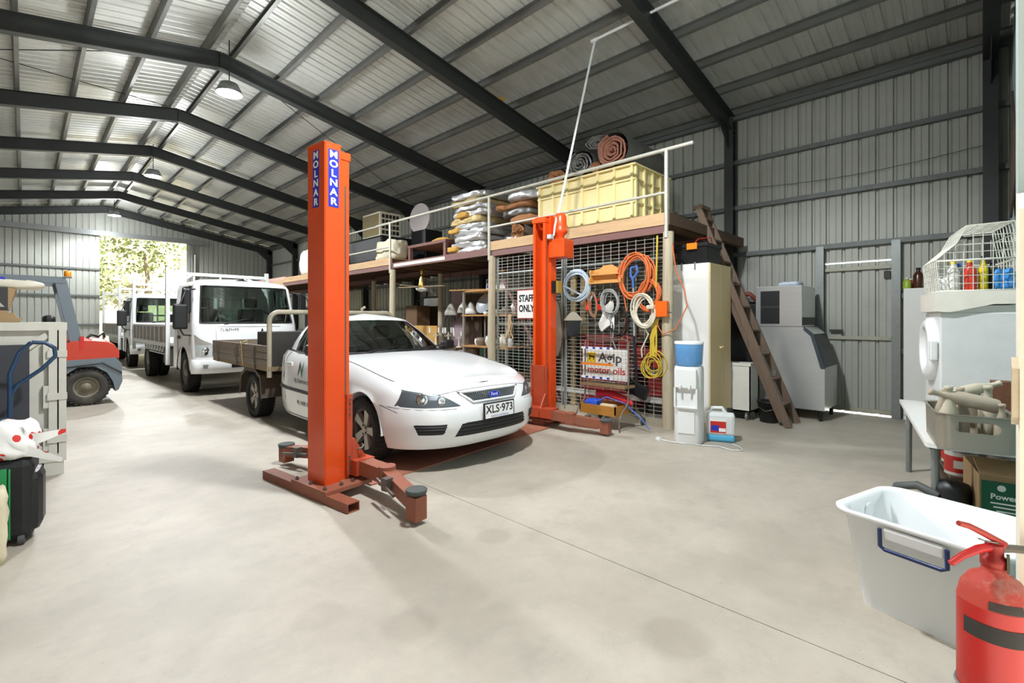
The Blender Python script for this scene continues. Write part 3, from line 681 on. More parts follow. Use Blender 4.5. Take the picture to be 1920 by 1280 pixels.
# chassis, tray
MB().box(-.5, -.4, 3.0, 5.9, .45, .6).box(.4, .5, 3.0, 5.9, .45, .6).box(-.7, .7, WR-.06, WR+.06, .28, .4).build('chassis', m_black, ute)
m_tray = mat('tray_side_alloy', '#8c8377', .5, .35, .15, 2, .05, .5, '#6a5c4c', stretch=(1, 1, 9)); TY0, TY1 = 3.36, 6.0
tr = MB().box(-.95, .95, TY0, TY1, .70, .76).build('tray_floor', wood('tray_boards', '#8a765c'), ute)
for s in (-1, 1):
    side = MB()
    for i in range(3): side.box(min(s*.93, s*.96), max(s*.93, s*.96), TY0+.05, TY1, .76+i*.095, .76+i*.095+.09, bev=.006)
    sd = side.build('drop_side', m_tray, ute)
    for y in (TY0+.5, TY0+1.3, TY1-.35): MB().box(min(s*.955, s*.975), max(s*.955, s*.975), y-.012, y+.012, .70, 1.02).tube([(s*.975, y, 1.0), (s*.985, y+.03, .9), (s*.975, y, .8)], .006, 5).build('side_latch', m_iron, sd)
    # mudguard
    a = MB(); prof = [(WR-.48, .32), (WR-.40, .62), (WR-.2, .695), (WR+.2, .695), (WR+.42, .60), (WR+.5, .30)]
    a.grid([[(s*.66, y, z) for y, z in prof], [(s*.95, y, z) for y, z in prof]], smooth=False); a.grid([[(s*.95, y, z) for y, z in prof], [(s*.95, y*1.0+(WR-y)*.08, z-.04) for y, z in prof]], smooth=False)
    a.build('mudguard', mat('mudguard_brown', '#5a4e42', .6, .2), ute)
MB().box(-.95, .95, TY1-.03, TY1, .76, 1.04).build('tailgate', m_tray, ute)
hb = MB(); hb.tube([(-.93, TY0+.03, .62)]+[(-.93, TY0+.03, 1.2)]+[(-.93+.13*(1-math.cos(a)), TY0+.03, 1.36+.13*math.sin(a)) for a in [PI/2*i/6 for i in range(7)]]+[(.93-.13*(1-math.cos(a)), TY0+.03, 1.36+.13*math.sin(a)) for a in [PI/2*(1-i/6) for i in range(7)]]+[(.93, TY0+.03, .62)], .032, 10)
hb.tube([(-.4, TY0+.03, 1.49), (-.4, TY0+.03, 1.55), (-.36, TY0, 1.58)], .02, 7).tube([(.4, TY0+.03, 1.49), (.4, TY0+.03, 1.55), (.44, TY0, 1.58)], .02, 7)
hb.build('headboard_hoop', mat('hoop_cream', '#b9b19c', .5, .2, .1, 6, 0, .5, '#6b5a44'), ute)
hp = MB().box(-.9, .9, TY0+.01, TY0+.05, .76, 1.22).build('headboard_panel', mat('headboard_dark', '#3a3734', .6, .2), ute)
MB().box(-.9, .1, TY0+.08, TY0+.6, .76, 1.22, bev=.01).build('toolbox', mat('toolbox_dark', '#2a2725', .6), ute)
rp_ = MB(); rp_.tube([(-.97, TY0+1.0, .72), (-.985, TY0+1.02, 1.05), (-.9, TY0+1.05, 1.08), (-.87, TY0+1.1, .95)], .008, 5); rp_.tube([(-.99, TY0+1.05+.06*math.cos(a), 1.0+.07*math.sin(a)) for a in [2*PI*i/10 for i in range(10)]], .006, 5, closed=True); rp_.build('tie_rope', mat('rope', '#b39b6e', .9), ute)

# ------------------------------------------------------------------ trucks
def make_truck(name, label, loc):
    t = thing(name, label, 'truck', loc, 0)
    hw = .93; O = outline(hw, .26, 1.72, 14, n=2.6, m=2.4, extra=[.26+.0730*i for i in range(1, 20)])
    Z = [.42, .47, .70, .95, 1.27, 1.33, 2.02, 2.08, 2.13, 2.16]; ST = [.03, 0, 0, .015, .05, .07, .27, .34, .45, .6]; IN = [.02, 0, 0, 0, .005, .01, .075, .10, .15, .24]
    def pt(j, k, s, k2=None, f=0):
        x, y = O[j]; kk = k if k2 is None else k; st, ins, z = ST[k], IN[k], Z[k]
        if k2 is not None: st, ins, z = lerp(ST[k], ST[k2], f), lerp(IN[k], IN[k2], f), lerp(Z[k], Z[k2], f)
        wf = 1-smooth((y)/.9); yy = y+st*wf
        if k <= 2 and .18 < y < 1.2 and k2 is None:
            dy = yy-.93+.23
            if abs(yy-.9) < .47: z = max(z, .40+math.sqrt(max(0, .47**2-(yy-.9)**2))+.004*k)
        return Vector((s*x*(hw-ins)/hw, yy, z))
    nj = len(O); jy = lambda y: min(range(nj), key=lambda i: abs(O[i][1]-y)+(0 if i > 13 else .2))
    a, b = jy(.40), jy(1.25)
    skip = lambda i, j: i == 5 and (j < 9 or a <= j < b)
    bd = MB()
    for s in (1, -1):
        bd.grid([[pt(j, k, s) for j in range(nj)] for k in range(10)], skip=skip)
    rows = [[(u*pt(j, 9, 1).x, pt(j, 9, 1).y, 2.16+.03*(1-u*u)) for u in [i/8-1 for i in range(17)]] for j in range(1, nj)]; bd.grid(rows)
    yr = 1.72
    rw = lambda i, j: i == 1 and 1 <= j <= 4
    bd.grid([[(x*(hw-q)/hw, yr, z) for x in (-hw, -.62, -.3, 0, .3, .62, hw)] for z, q in ((.5, 0), (1.3, .01), (1.85, .07), (2.16, .24))], smooth=False, skip=rw)
    bd.build('cab', m_carwhite, t)
    gw = MB()
    for s in (1, -1):
        gw.grid([[pt(j, k, s) for j in range(10)] for k in (5, 6)]); MB().grid([[pt(j, k, s) for j in range(a, b+1)] for k in (5, 6)]).build('side_window', m_glass, t)
    gw.build('windscreen', m_glass, t)
    MB().grid([[(x, yr, z) for x in (-.62, .62)] for z in (1.3, 1.85)]).build('rear_window', m_glass, t)
    sl = MB()
    sl.tube([pt(j, 5, -1)+Vector((0, -.004, 0)) for j in range(9, -1, -1)]+[pt(j, 5, 1)+Vector((0, -.004, 0)) for j in range(1, 10)]+[pt(9, 5, 1, 6, f) for f in (.3, .6)]+[pt(j, 6, 1) for j in range(9, -1, -1)]+[pt(j, 6, -1) for j in range(1, 10)]+[pt(9, 5, -1, 6, f) for f in (.6, .3)], .016, 5, closed=True)
    for s in (1, -1): sl.tube([pt(j, 5, s) for j in range(a, b+1)]+[pt(j, 6, s) for j in range(b, a-1, -1)], .014, 5, closed=True)
    for x in (-.45, .2): sl.tube([(x, .08, 1.29), (x+.2, .07, 1.36), (x+.42, .1, 1.40)], .01, 5)
    sl.build('window_seals', m_black, t)['kind'] = 'stuff'
    it = MB().box(-.8, .8, .34, .64, 1.05, 1.34, bev=.05); it.build('dashboard', mat('truck_dash', '#4d4f50', .8), t)
    for s in (-1, 1): MB().box(s*.45-.28, s*.45+.28, 1.05, 1.5, .9, 1.02, bev=.04).box(s*.45-.25, s*.45+.25, 1.45, 1.62, 1.0, 1.62, bev=.05).box(s*.45-.12, s*.45+.12, 1.48, 1.6, 1.65, 1.85, bev=.03).build('seat', mat('truck_seat', '#3c4046', .9), t)
    MB().tube([(.45+.2*math.cos(q), .78+.13*math.sin(q), 1.42+.14*math.sin(q)) for q in [2*PI*i/24 for i in range(24)]], .015, 6, closed=True).build('steering_wheel', m_black, t)
    # front details
    def fp(x, z, push=.006):
        s = 1 if x >= 0 else -1; x = abs(x)
        for k in range(9):
            if Z[k] <= z <= Z[k+1]:
                f = (z-Z[k])/(Z[k+1]-Z[k])
                for j in range(nj-1):
                    p, q = [Vector((lerp(pt(i, k, 1).x, pt(i, k+1, 1).x, f), lerp(pt(i, k, 1).y, pt(i, k+1, 1).y, f), z)) for i in (j, j+1)]
                    if p.x <= x <= q.x and q.x > p.x: 
                        r = p.lerp(q, (x-p.x)/(q.x-p.x)); return Vector((s*x, r.y-push, z))
        return Vector((s*x, .26, z))
    def pq(mb, c, n=8, push=.008):
        fn = quadf(*c); mb.grid([[fp(*fn(j/n, i/n), push=push) for j in range(n+1)] for i in range(n+1)]); return mb
    for s in (-1, 1):
        h = pq(MB(), ((s*.60, .72), (s*.89, .72), (s*.895, .92), (s*.62, .92))).build('headlamp', mat('lamp_glass', '#c3c8c8', .15, .4, .2, 20), t)
        pq(MB(), ((s*.62, .935), (s*.895, .935), (s*.90, 1.12), (s*.80, 1.02))).build('indicator', mat('indicator_glass', '#a9a69e', .2, .3, .2, 20), t)
        c = fp(s*.73, .81, .012); MB().lathe([(.075, .004), (.05, -.006), (.02, -.004), (.001, -.012)], 18, c, 'y').build('reflector', m_chrome, h)
    pq(MB(), ((-.5, .74), (.5, .74), (.5, .80), (-.5, .80))).build('grille_slot', m_black, t)
    bp = MB(); rows = []
    for z, o in ((.40, .0), (.42, .05), (.52, .07), (.64, .06), (.67, .01)):
        rows.append([(-x*(1+o*.2), y-o+.03, z) for x, y in [(p[0], p[1]) for p in O[14::-1]]]+[(x*(1+o*.2), y-o+.03, z) for x, y in O[1:15]])
    bp.grid(rows); B = bp.build('bumper', m_carwhite, t)
    for x in (-.68, .68): MB().box(x-.11, x+.11, -.045 + .07, .09, .5, .57).build('fog_lamp', mat('fog_glass', '#8d8f8c', .3), B)
    MB().box(-.35, .35, -.055, .0, .5, .58).build('bumper_slot', m_black, B)
    sm = MB(); sm.tube([fp(x, 1.26, .002) for x in [-.55+.11*i for i in range(11)]], .004, 4); sm.tube([fp(-.58, z, .002) for z in (.72, .85, .95, 1.1, 1.26)], .004, 4)
    for s in (-1, 1):
        sm.tube([(s*(.932-.0), .38, z) for z in (.92, 1.0, 1.1)], .004, 4); sm.tube([(s*.934, 1.32, z) for z in (.6, .8, 1.0, 1.18)], .004, 4)
    sm.build('panel_seam', mat('seam_grey', '#6d6f70', .7), t)['kind'] = 'stuff'
    c = fp(-.36, 1.20, .010); text('FURPHYS', .075, m_black, t, frame(c, (1, 0, 0), (0, .06, 1)), 'badge_lettering', .001)
    logo(t, frame(fp(.22, 1.14, .011), (1, 0, 0), (0, .06, 1)), .19)
    for s in (-1, 1):
        mr = MB().box(s*1.14-.11, s*1.14+.11, -.02, .07, 1.22, 1.66, bev=.03); mr.tube([(s*.86, .3, 1.95), (s*1.05, .1, 1.9), (s*1.14, .03, 1.66)], .014, 6).tube([(s*.93, .3, 1.1), (s*1.08, .1, 1.12), (s*1.14, .03, 1.22)], .014, 6)
        mr.box(s*1.02-.07, s*1.02+.07, .12, .2, 1.5, 1.95, bev=.03)
        mr.build('mirror', m_black, t)
        MB().box(min(s*.93, s*.955), max(s*.93, s*.955), 1.12, 1.27, 1.02, 1.08).build('door_handle', m_black, t)
        wheel(t, s*.80, .93, .38, .22, s, 'steel'); wheel(t, s*.62, 4.7, .38, .2, s, 'steel', tread=False); wheel(t, s*.84, 4.7, .38, .2, s, 'steel')
        MB().grid([[(s*w, .93+.46*math.cos(q), .4+.47*math.sin(q)) for q in [PI*i/14 for i in range(15)]] for w in (.94, .6)]).build('wheel_arch', m_black, t)
    MB().box(-.85, .85, .3, 1.7, .45, .75).box(-.42, -.34, 1.5, 6.3, .55, .78).box(.34, .42, 1.5, 6.3, .55, .78).box(-.7, .7, 4.6, 4.8, .3, .45).box(-.8, -.45, 2.4, 3.5, .4, .75).build('chassis', m_black, t)
    # tray
    y0, y1 = 2.1, 6.45; m_tw = mat('tray_white', '#dcdedd', .4, .1, .06, 4, 0, .3, '#9a958a'); m_tp = mat('tray_panel', '#8f8a84', .5, .2, .15, 3)
    MB().box(-.98, .98, y0, y1, .84, .90).build('tray_floor', m_tw, t)
    for s in (-1, 1):
        d = MB().box(min(s*.95, s*.975), max(s*.95, s*.975), y0+.08, y1, .90, 1.24).build('drop_side', m_tp, t)
        e = MB().box(min(s*.94, s*.99), max(s*.94, s*.99), y0+.08, y1, 1.24, 1.28).box(min(s*.94, s*.99), max(s*.94, s*.99), y0+.08, y1, .82, .91)
        for i in range(9): yy = y0+.3+i*.5; e.box(min(s*.97, s*.99), max(s*.97, s*.99), yy-.03, yy+.03, .9, 1.25)
        e.build('side_frame', m_tw, d)
        r = MB()
        for i in range(7): yy = y0+.4+i*.32; r.tube([(s*.97, yy, .82), (s*.97, yy+.06, .70), (s*.97, yy+.2, .70), (s*.97, yy+.26, .82)], .013, 6)
        r.tube([(s*.97, y0+.3, .66), (s*.97, y0+2.0, .66)], .013, 6); r.build('rope_rail', m_tw, t)['kind'] = 'stuff'
        for yy, nm in ((y0, 'headboard'), (y1, 'rear_rack')):
            MB().box(min(s*.93, s*1.0), max(s*.93, s*1.0), yy-.04, yy+.04, .45 if nm == 'headboard' else .6, 2.48).build(nm+'_post', m_tw, t)
    for yy, nm in ((y0, 'headboard'), (y1, 'rear_rack')):
        r = MB().box(-.95, .95, yy-.03, yy+.03, 2.33, 2.40)
        for s in (-1, 1): r.beam((s*.93, yy, 2.05), (s*.55, yy, 2.34), .05, .05)
        if nm == 'headboard': r.box(-.95, .95, yy-.02, yy+.02, 1.5, 1.56); [r.box(x-.02, x+.02, yy-.02, yy+.02, .9, 2.34) for x in (-.5, 0, .5)]
        r.build(nm, m_tw, t)
    MB().box(-.95, .95, y1-.02, y1+.01, .9, 1.24).build('tailgate', m_tp, t)
    return t
truck = make_truck('tray_truck', 'white tray truck facing forward directly behind the parked ute', (3.05, 9.98, 0))
clone(truck, (3.05, 17.15, 0), label='white tray truck standing behind another truck, tail at the open doorway')
# ------------------------------------------------------------------ mezzanine
from mathutils import noise as mnoise
mnoise.seed_set(11)
m_ply = wood('plywood_edge', '#c6a47c', .7, 2.5, (10, 1, 10), .2, .3); m_deck = wood('deck_board', '#9a7c58', .75, 3, (1, 8, 8)); m_redst = mat('red_oxide_beam', '#7d5a55', .6, .1, .15, 6, 0, .3, '#57453f')
m_post = wood('weathered_post', '#bfb39a', .8, 4, (14, 14, 1), .22, .45); m_rail = mat('handrail_paint', '#c9c8bc', .45, .25, .1, 8, 0, .4, '#8b887c'); m_joist = wood('dark_joist', '#5a4636', .8, 3, (2, 12, 12))
MX = 5.69
mez = thing('mezzanine', 'timber storage platform with pipe handrail along the side wall', 'platform', (MX, 2.8, 0))
secs = [(2.80, 6.08, 2.74, 's1'), (6.08, 9.30, 2.64, 's2'), (9.30, 12.45, 2.76, 's3'), (12.45, 15.6, 2.70, 's4'), (15.6, 19.6, 2.62, 's5')]
for a, b, z, k in secs:
    n = max(1, round((b-a)/1.2))
    for i in range(n):
        for x0, x1 in ((MX, 7.05), (7.055, 8.34)):
            MB().box(x0, x1, a+(b-a)*i/n+.002, a+(b-a)*(i+1)/n-.002, z-.02, z).build('deck_panel', m_deck, mez, True)
    for i in range(int((b-a)/.55)+1):
        y = a+.05+i*.55
        if y < b: MB().box(MX+.06, 8.34, y-.02, y+.02, z-.15, z-.021).build('joist', m_joist, mez, True)
    if k == 's2':
        MB().chan((MX+.02, a, z-.06), (MX+.02, b, z-.06), .05, .12, .005, side=-1).build('edge_channel', m_redst, mez, True)
        MB().box(MX-.012, MX-.006, a+1.3, b-.1, z-.09, z-.03).build('edge_strip', mat('white_strip', '#e3dfd3', .6), mez, True)
    else:
        MB().box(MX-.02, MX+.015, a, b, z-.15, z+.004).build('fascia_board', m_ply, mez, True)
        MB().chan((MX+.02, a, z-.2), (MX+.02, b, z-.2), .05, .1, .005, side=-1).build('edge_channel', m_redst, mez, True)
    MB().chan((7.05, a, z-.2), (7.05, b, z-.2), .05, .1, .005).build('bearer', m_redst, mez, True)
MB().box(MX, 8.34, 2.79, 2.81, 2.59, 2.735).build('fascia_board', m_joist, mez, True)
for i, y in enumerate((2.82, 6.08, 9.30, 12.45, 15.6, 19.5)):
    MB().tube([(MX+.03, y, 0), (MX+.02, y+.01, 1.2), (MX+.03, y, 2.5)], [.075, .07, .066], 14).build('timber_post', m_post, mez, True)
    MB().tube([(7.05, y+.03, 0), (7.05, y+.03, 2.5)], .06, 10).build('timber_post', m_post, mez, True)
    if y < 13: MB().cyl((MX-.03, y+(.02 if i else .0), 2.42), (MX-.03, y+(.02 if i else .0), 3.53), .024, n=10).build('rail_post', m_rail, mez, True)
MB().cyl((MX-.03, 2.47, 3.53), (MX-.03, 9.9, 3.53), .024, n=10).build('top_rail', m_rail, mez, True)
MB().cyl((MX-.03, 9.9, 3.52), (MX-.03, 12.5, 3.52), .021, n=10).build('top_rail', m_rail, mez, True)
MB().cyl((MX-.03, 2.80, 2.99), (MX-.03, 6.1, 2.99), .019, n=10).build('mid_rail', m_rail, mez, True)
MB().cyl((MX-.03, 9.3, 3.0), (MX-.03, 12.5, 3.0), .019, n=10).build('mid_rail', m_rail, mez, True)

# ------------------------------------------------------------------ mesh cage
m_wire = mat('cage_wire', '#c4c4ba', .45, .4, .15, 20)
cg = thing('mesh_cage', 'wire mesh storage cage under the platform, cords and tools hung on it', 'cage', (MX+.05, 2.9, 0))
def mesh_panel(y0, y1, z0, z1, x):
    mb = MB(); z = z0
    while z <= z1+.001: mb.tube([(x, y0, z), (x, y1, z)], .0031, 4, cap=False); z += .052
    y = y0
    while y <= y1+.001: mb.tube([(x-.004, y, z0), (x-.005, y, z1)], .0036, 4, cap=False); y += .13
    o = mb.build('wire_mesh', m_wire, cg, True); o['kind'] = 'stuff'; return o
mesh_panel(2.9, 4.48, .1, 2.46, MX+.05); mesh_panel(4.55, 6.0, .1, 2.46, MX+.05)
for y, r in ((4.5, .03), (4.56, .02), (5.98, .025)): MB().cyl((MX+.075, y, .04 if r > .022 else .1), (MX+.075, y, 2.48), r, n=10).build('cage_post', m_galv, cg, True)
for z in (2.18,): MB().cyl((MX+.085, 2.9, z), (MX+.085, 6.0, z), .028, n=10).build('cage_rail', m_galv, cg, True)
for z in (1.32, 1.9): MB().cyl((MX+.08, 4.56, z), (MX+.08, 5.98, z), .014, n=8).build('gate_rail', m_rail, cg, True)
MB().cyl((MX+.08, 2.9, 1.32), (MX+.08, 4.5, 1.32), .018, n=8).build('cage_rail', m_galv, cg, True)
MB().chan((MX+.08, 2.9, .33), (MX+.08, 6.0, .33), .04, .07, .004, side=-1).build('slotted_angle', mat('slotted_white', '#c9c9c4', .5, .3, .1, 10), cg, True)
MB().box(MX+.05, MX+.15, 2.9, 6.0, 0, .09).build('cage_kerb', mat('kerb_concrete', '#a69d8a', .9, 0, .15, 8), cg, True)
MB().prism([(4.75, 0), (4.75, .0)] and [(4.62, .15), (4.66, .12), (5.9, 2.05), (5.86, 2.1)], MX+.1, MX+.12, 'yz').build('gate_brace', m_redst, cg, True)

CX = MX+.02
def jit(r, a): return Vector((r.uniform(-a, a), r.uniform(-a, a), r.uniform(-a, a)))
def coil(name, label, y, z, ry, rz_, turns, m, tr, seed=0, spread=.05, cat='cord', tail=None, x=CX):
    r = random.Random(seed); pts = []
    n = turns*18
    for i in range(n+1):
        t = i/18*2*PI; k = 1+r.uniform(-.02, .02)+.10*math.sin(i*.13+seed); w = spread*math.sin(i*.37+seed)*.5
        pts.append((-.02-tr*2-.04*(i/n)*spread/.05+r.uniform(-.004, .004), ry*k*math.cos(t)+w, rz_*k*math.sin(t)+w*.6))
    if tail: pts += [(-.03, q[0]-y, q[1]-z) for q in tail]
    mb = MB().tube(pts, tr, 6)
    mb.tube([(-.02, 0, rz_*.9), (-.05, 0, rz_*1.12), (.02, 0, rz_*1.16)], tr*.8, 5)
    return one(name, mb, m, label, cat, (x, y, z))
coil('garden_hose', 'pale blue grey hose coiled on the cage mesh beside wooden shelf', 4.2, 1.88, .19, .21, 5, mat('hose_blue', '#b5c4d0', .4), .016, 1, tail=[(4.05, 1.7), (3.98, 1.66), (3.95, 1.75)], cat='hose')
m_ocord = mat('orange_cord', '#d8713a', .55)
coil('extension_cord', 'large orange extension cord loop hung high on the cage mesh', 3.24, 1.96, .24, .28, 9, m_ocord, .011, 2, .09, tail=[(3.4, 1.5), (3.42, 1.3), (3.47, 1.12)])
coil('extension_cord', 'second orange extension cord loop hanging behind the white cord coil', 3.06, 1.7, .17, .19, 7, m_ocord, .010, 3, .07, x=CX+.012)
coil('extension_cord', 'ivory white extension cord coil hung beside the timber post', 3.1, 1.5, .15, .19, 8, mat('ivory_cord', '#e0dac6', .5), .010, 4, .06, tail=[(3.05, 1.2), (3.15, 1.0), (3.14, .9)], x=CX-.05)
coil('cable_coil', 'grey cable coil hung over a white plastic bag on mesh', 3.62, 1.63, .13, .15, 6, mat('grey_cable', '#9a9c9a', .5), .009, 5, tail=[(3.58, 1.3), (3.6, 1.1), (3.55, 1.0)], cat='cable', x=CX-.03)
coil('lead_coil', 'thin brown lead bundle hanging between two red tags', 3.93, 1.6, .05, .16, 5, mat('brown_lead', '#a87a58', .6), .006, 6, cat='cable')
coil('cable_coil', 'black cable loop hanging below the wooden shelf', 3.5, 1.35, .11, .2, 4, m_black, .008, 8, cat='cable', x=CX+.01)
yc = thing('rope_hank', 'yellow rope hank with loose loops hung at the timber post', 'rope', (CX-.05, 2.98, .9)); m_yel = mat('yellow_rope', '#d3b73c', .6, 0, .2, 20)
r = random.Random(9)
for i in range(7): MB().tube([(r.uniform(-.03, .0), -.02+r.uniform(-.04, .04), .5), (r.uniform(-.04, -.01), r.uniform(-.05, .05), .25), (r.uniform(-.04, -.01), r.uniform(-.05, .05), .02)], .013, 6).build('rope_strand', m_yel, yc)
for i in range(8):
    cy, cz, rr_ = r.uniform(-.04, .04), -.07+r.uniform(-.06, .03), r.uniform(.08, .16); MB().tube([(-.02-.01*i*.5+.01*math.sin(a*2), cy+rr_*math.cos(a), cz+rr_*math.sin(a)*1.1) for a in [2*PI*k/22 for k in range(22)]], .0075, 5, closed=True).build('rope_loop', m_yel, yc)
# wooden wall shelf
m_pine = wood('honey_pine', '#cf9b57', .5, 4, (2, 1, 12), .15, .1)
ws = thing('wall_shelf', 'small honey pine wall shelf with scalloped back on the mesh', 'shelf', (CX, 3.7, 1.89))
MB().prism([(-.25, 0), (.25, 0), (.25, .2), (.13, .22), (.07, .26), (-.07, .26), (-.13, .22), (-.25, .2)], -.015, 0, 'yz').build('back', m_pine, ws)
for s in (-1, 1): MB().prism([(-.015, 0), (-.12, 0), (-.12, .05), (-.08, .1), (-.1, .15), (-.09, .2), (-.015, .2)], s*.25-.009, s*.25+.009, 'xz').build('side', m_pine, ws)
MB().box(-.12, -.015, -.245, .245, 0, .014).build('shelf_board', m_pine, ws); MB().box(-.09, -.015, -.245, .245, .12, .134).build('shelf_board', m_pine, ws)
# red tags
for y, l in ((4.03, 'red plastic lockout tag hanging beside the blue grey hose'), (3.84, 'red plastic lockout tag hanging beside a white plastic bag')):
    t = thing('lockout_tag', l, 'tag', (CX-.01, y, 1.52), 0, 'red tags on the mesh'); mm = mat('tag_red', '#d8361f', .4)
    MB().box(-.012, 0, -.05, .05, 0, .085, bev=.003).box(-.012, 0, -.05, -.032, .085, .15).box(-.012, 0, .032, .05, .085, .15).box(-.012, 0, -.05, .05, .15, .165).build('tag_body', mm, t); MB().tube([(-.006, 0, .16), (-.02, 0, .22), (.02, 0, .26)], .004, 5).build('hook', m_galv, t)
b = MB(); rr2 = random.Random(3)
b.grid([[(-.03-.02*math.sin(i*1.3+j), -.09+.18*j/5+.02*math.sin(i), .0+.33*i/6-.02*j) for j in range(6)] for i in range(7)]); b.grid([[(-.0, -.09+.18*j/5+.02*math.sin(i), .0+.33*i/6-.02*j) for j in range(6)] for i in range(7)])
one('plastic_bag', b, mat('bag_white', '#dcdbd4', .5), 'crumpled white plastic bag hung flat on the cage mesh', 'bag', (CX-.01, 3.72, 1.32))
one('paper_tag', MB().box(-.004, 0, -.03, .03, 0, .2), m_wtxt, 'narrow white paper tag hanging below the grey cable coil', 'tag', (CX-.06, 3.6, 1.27))
# blue-handled squeegee
sq = thing('floor_squeegee', 'long pole with blue grip handle leaning on the cage', 'pole', (CX-.06, 3.26, .55))
MB().tube([(0, 0, .4), (0, .02, 1.28)], .014, 8).build('pole', mat('pole_grey', '#c0c4c6', .3, .6), sq); MB().tube([(.0, -.03, .0), (0, -.01, .4), (0, .01, .62)], .019, 8).build('pole_sleeve', m_black, sq)
MB().tube([(0, .02, 1.26), (0, .025, 1.36), (0, .06, 1.44), (0, .05, 1.53), (0, -.03, 1.54), (0, -.05, 1.47), (0, .02, 1.38)], .018, 8).build('grip', mat('grip_blue', '#3f62a8', .45), sq)
MB().box(-.035, .035, -.22, .1, -.15, .02, Matrix.Rotation(.35, 4, 'X'), .01).build('brush_head', m_black, sq)
# lantern
ln = thing('wall_lantern', 'black coach lantern with cream cap hanging on the mesh', 'lantern', (CX-.01, 4.22, 1.14))
MB().lathe([(.07, 0), (.1, .02), (.14, .22), (.14, .24)], 4, (-.12, 0, 0), smooth=False).build('lantern_body', mat('lantern_glass', '#22262b', .15, 0, .3), ln)
MB().lathe([(.17, .235), (.165, .25), (.07, .34), (.03, .36)], 4, (-.12, 0, 0), smooth=False).build('cap', mat('lantern_cap', '#98907f', .6), ln); MB().tube([(-.02, 0, .3), (.02, 0, .3)], .03, 8).build('bracket', m_black, ln)
# oval board
one('ironing_board', MB().prism([(.13*math.cos(a)*(1 if math.sin(a) < 0 else .8), .42*math.sin(a)) for a in [2*PI*i/28 for i in range(28)]], -.03, 0, 'yz'), mat('board_brown', '#8a7866', .8, 0, .15, 8), 'long brown oval board hanging on the mesh behind the lift post', 'board', (CX-.01, 4.62, 1.25))
# staff only sign
m_red = mat('sign_red', '#c4281e', .45); m_signw = mat('sign_white', '#f0f0ec', .4, 0, .03)
sg = thing('staff_sign', 'white STAFF ONLY sign with thin red border on the cage gate', 'sign', (CX+.015, 5.27, 1.64))
MB().box(-.006, 0, -.21, .21, -.235, .235).build('sign_panel', m_red, sg); MB().box(-.008, -.006, -.2, .2, -.225, .225).build('sign_face', m_signw, sg)
for s, z in (('STAFF', .09), ('ONLY', -.075)): text(s, .155, m_black, sg, frame((-.0085, 0, z), (0, -1, 0), (0, 0, 1)), 'lettering', .0005, sx=.8, bold=.006)
text('.', .03, m_black, sg, frame((-.0085, 0, -.17), (0, -1, 0), (0, 0, 1)), 'lettering', .0005)
fr = MB()
rr2 = random.Random(5)
for i in range(7): fr.tube([(-.02, rr2.uniform(-.03, .03), .18), (-.03+rr2.uniform(-.02, .02), rr2.uniform(-.05, .05), .0), (-.02, rr2.uniform(-.1, .12), -.22)], .008, 5)
one('rope_scrap', fr, mat('frayed_rope', '#c9ad86', .9), 'frayed tan rope ends knotted on the cage gate', 'rope', (CX, 5.62, 1.3))
# orange outlet box on timber post
ob = thing('power_outlet', 'orange portable power outlet strapped to the timber post', 'power outlet', (MX-.05, 2.86, 1.42)); MB().box(-.07, 0, -.09, .07, 0, .2, bev=.01).build('outlet_body', mat('outlet_orange', '#ee6a14', .4), ob); MB().box(-.11, -.02, .07, .17, .1, .15, bev=.01).build('plug', mat('plug_ivory', '#d9d2bd', .5), ob)
MB().tube([(-.06, 0, .08), (-.04, -.14, .05)], .006, 5).build('strap', m_black, ob)
one('power_lead', MB().tube([(5.70, 2.76, 2.35), (5.72, 2.72, 2.0), (5.7, 2.6, 1.75), (5.66, 2.55, 1.55), (5.63, 2.68, 1.27), (5.62, 2.85, 1.2), (5.64, 2.95, 1.35), (5.66, 2.95, 1.5)], .008, 6), m_ocord, 'orange power lead looping round the timber post', 'cord')
one('tie_rope', MB().tube([(5.62, 2.92, 2.45), (5.62, 2.93, 2.1), (5.64, 2.95, 1.8)], .012, 6), m_yel, 'yellow rope tied down the front of the timber post', 'rope')

# display rack with motor oil sign
rk = thing('display_rack', 'rusty wire display stand holding a motor oil sign', 'display rack', (5.4, 3.48, 0), math.radians(0))
m_rk = mat('rack_wire', '#7b7266', .5, .4, .2, 12, 0, .5, '#6b4a34')
def U(a): return [Vector(p) for p in a]
for s in (-1, 1):
    y = s*.33
    MB().tube([(-.3, y, 0), (-.31, y, .12), (-.24, y, .24), (-.16, y, .28), (-.1, y, .34), (-.09, y, 1.05), (-.08, y, 1.1)], .011, 7).build('side_leg', m_rk, rk)
    MB().tube([(-.16, y, .28), (.1, y, .25), (.26, y, .1)], .010, 7).build('side_brace', m_rk, rk)
    MB().lathe([(.05, -.012), (.055, 0), (.05, .012)], 16, (.27, y, .055), 'y').build('castor', m_pad, rk)
MB().tube([(-.08, -.33, 1.1), (-.08, -.28, 1.13), (-.08, .28, 1.13), (-.08, .33, 1.1)], .010, 7).build('top_rail', m_rk, rk)
wr = MB()
for i in range(9): wr.tube([(-.14, -.33, .62+.05*i), (-.14, .33, .62+.05*i)], .0018, 4)
for i in range(12): y = -.32+.058*i; wr.tube([(-.14, y, .56), (-.14, y, 1.08)], .0018, 4); wr.tube([(-.16, y, .57), (.06, y, .6)], .003, 4)
wr.build('rack_grid', m_rk, rk)['kind'] = 'stuff'
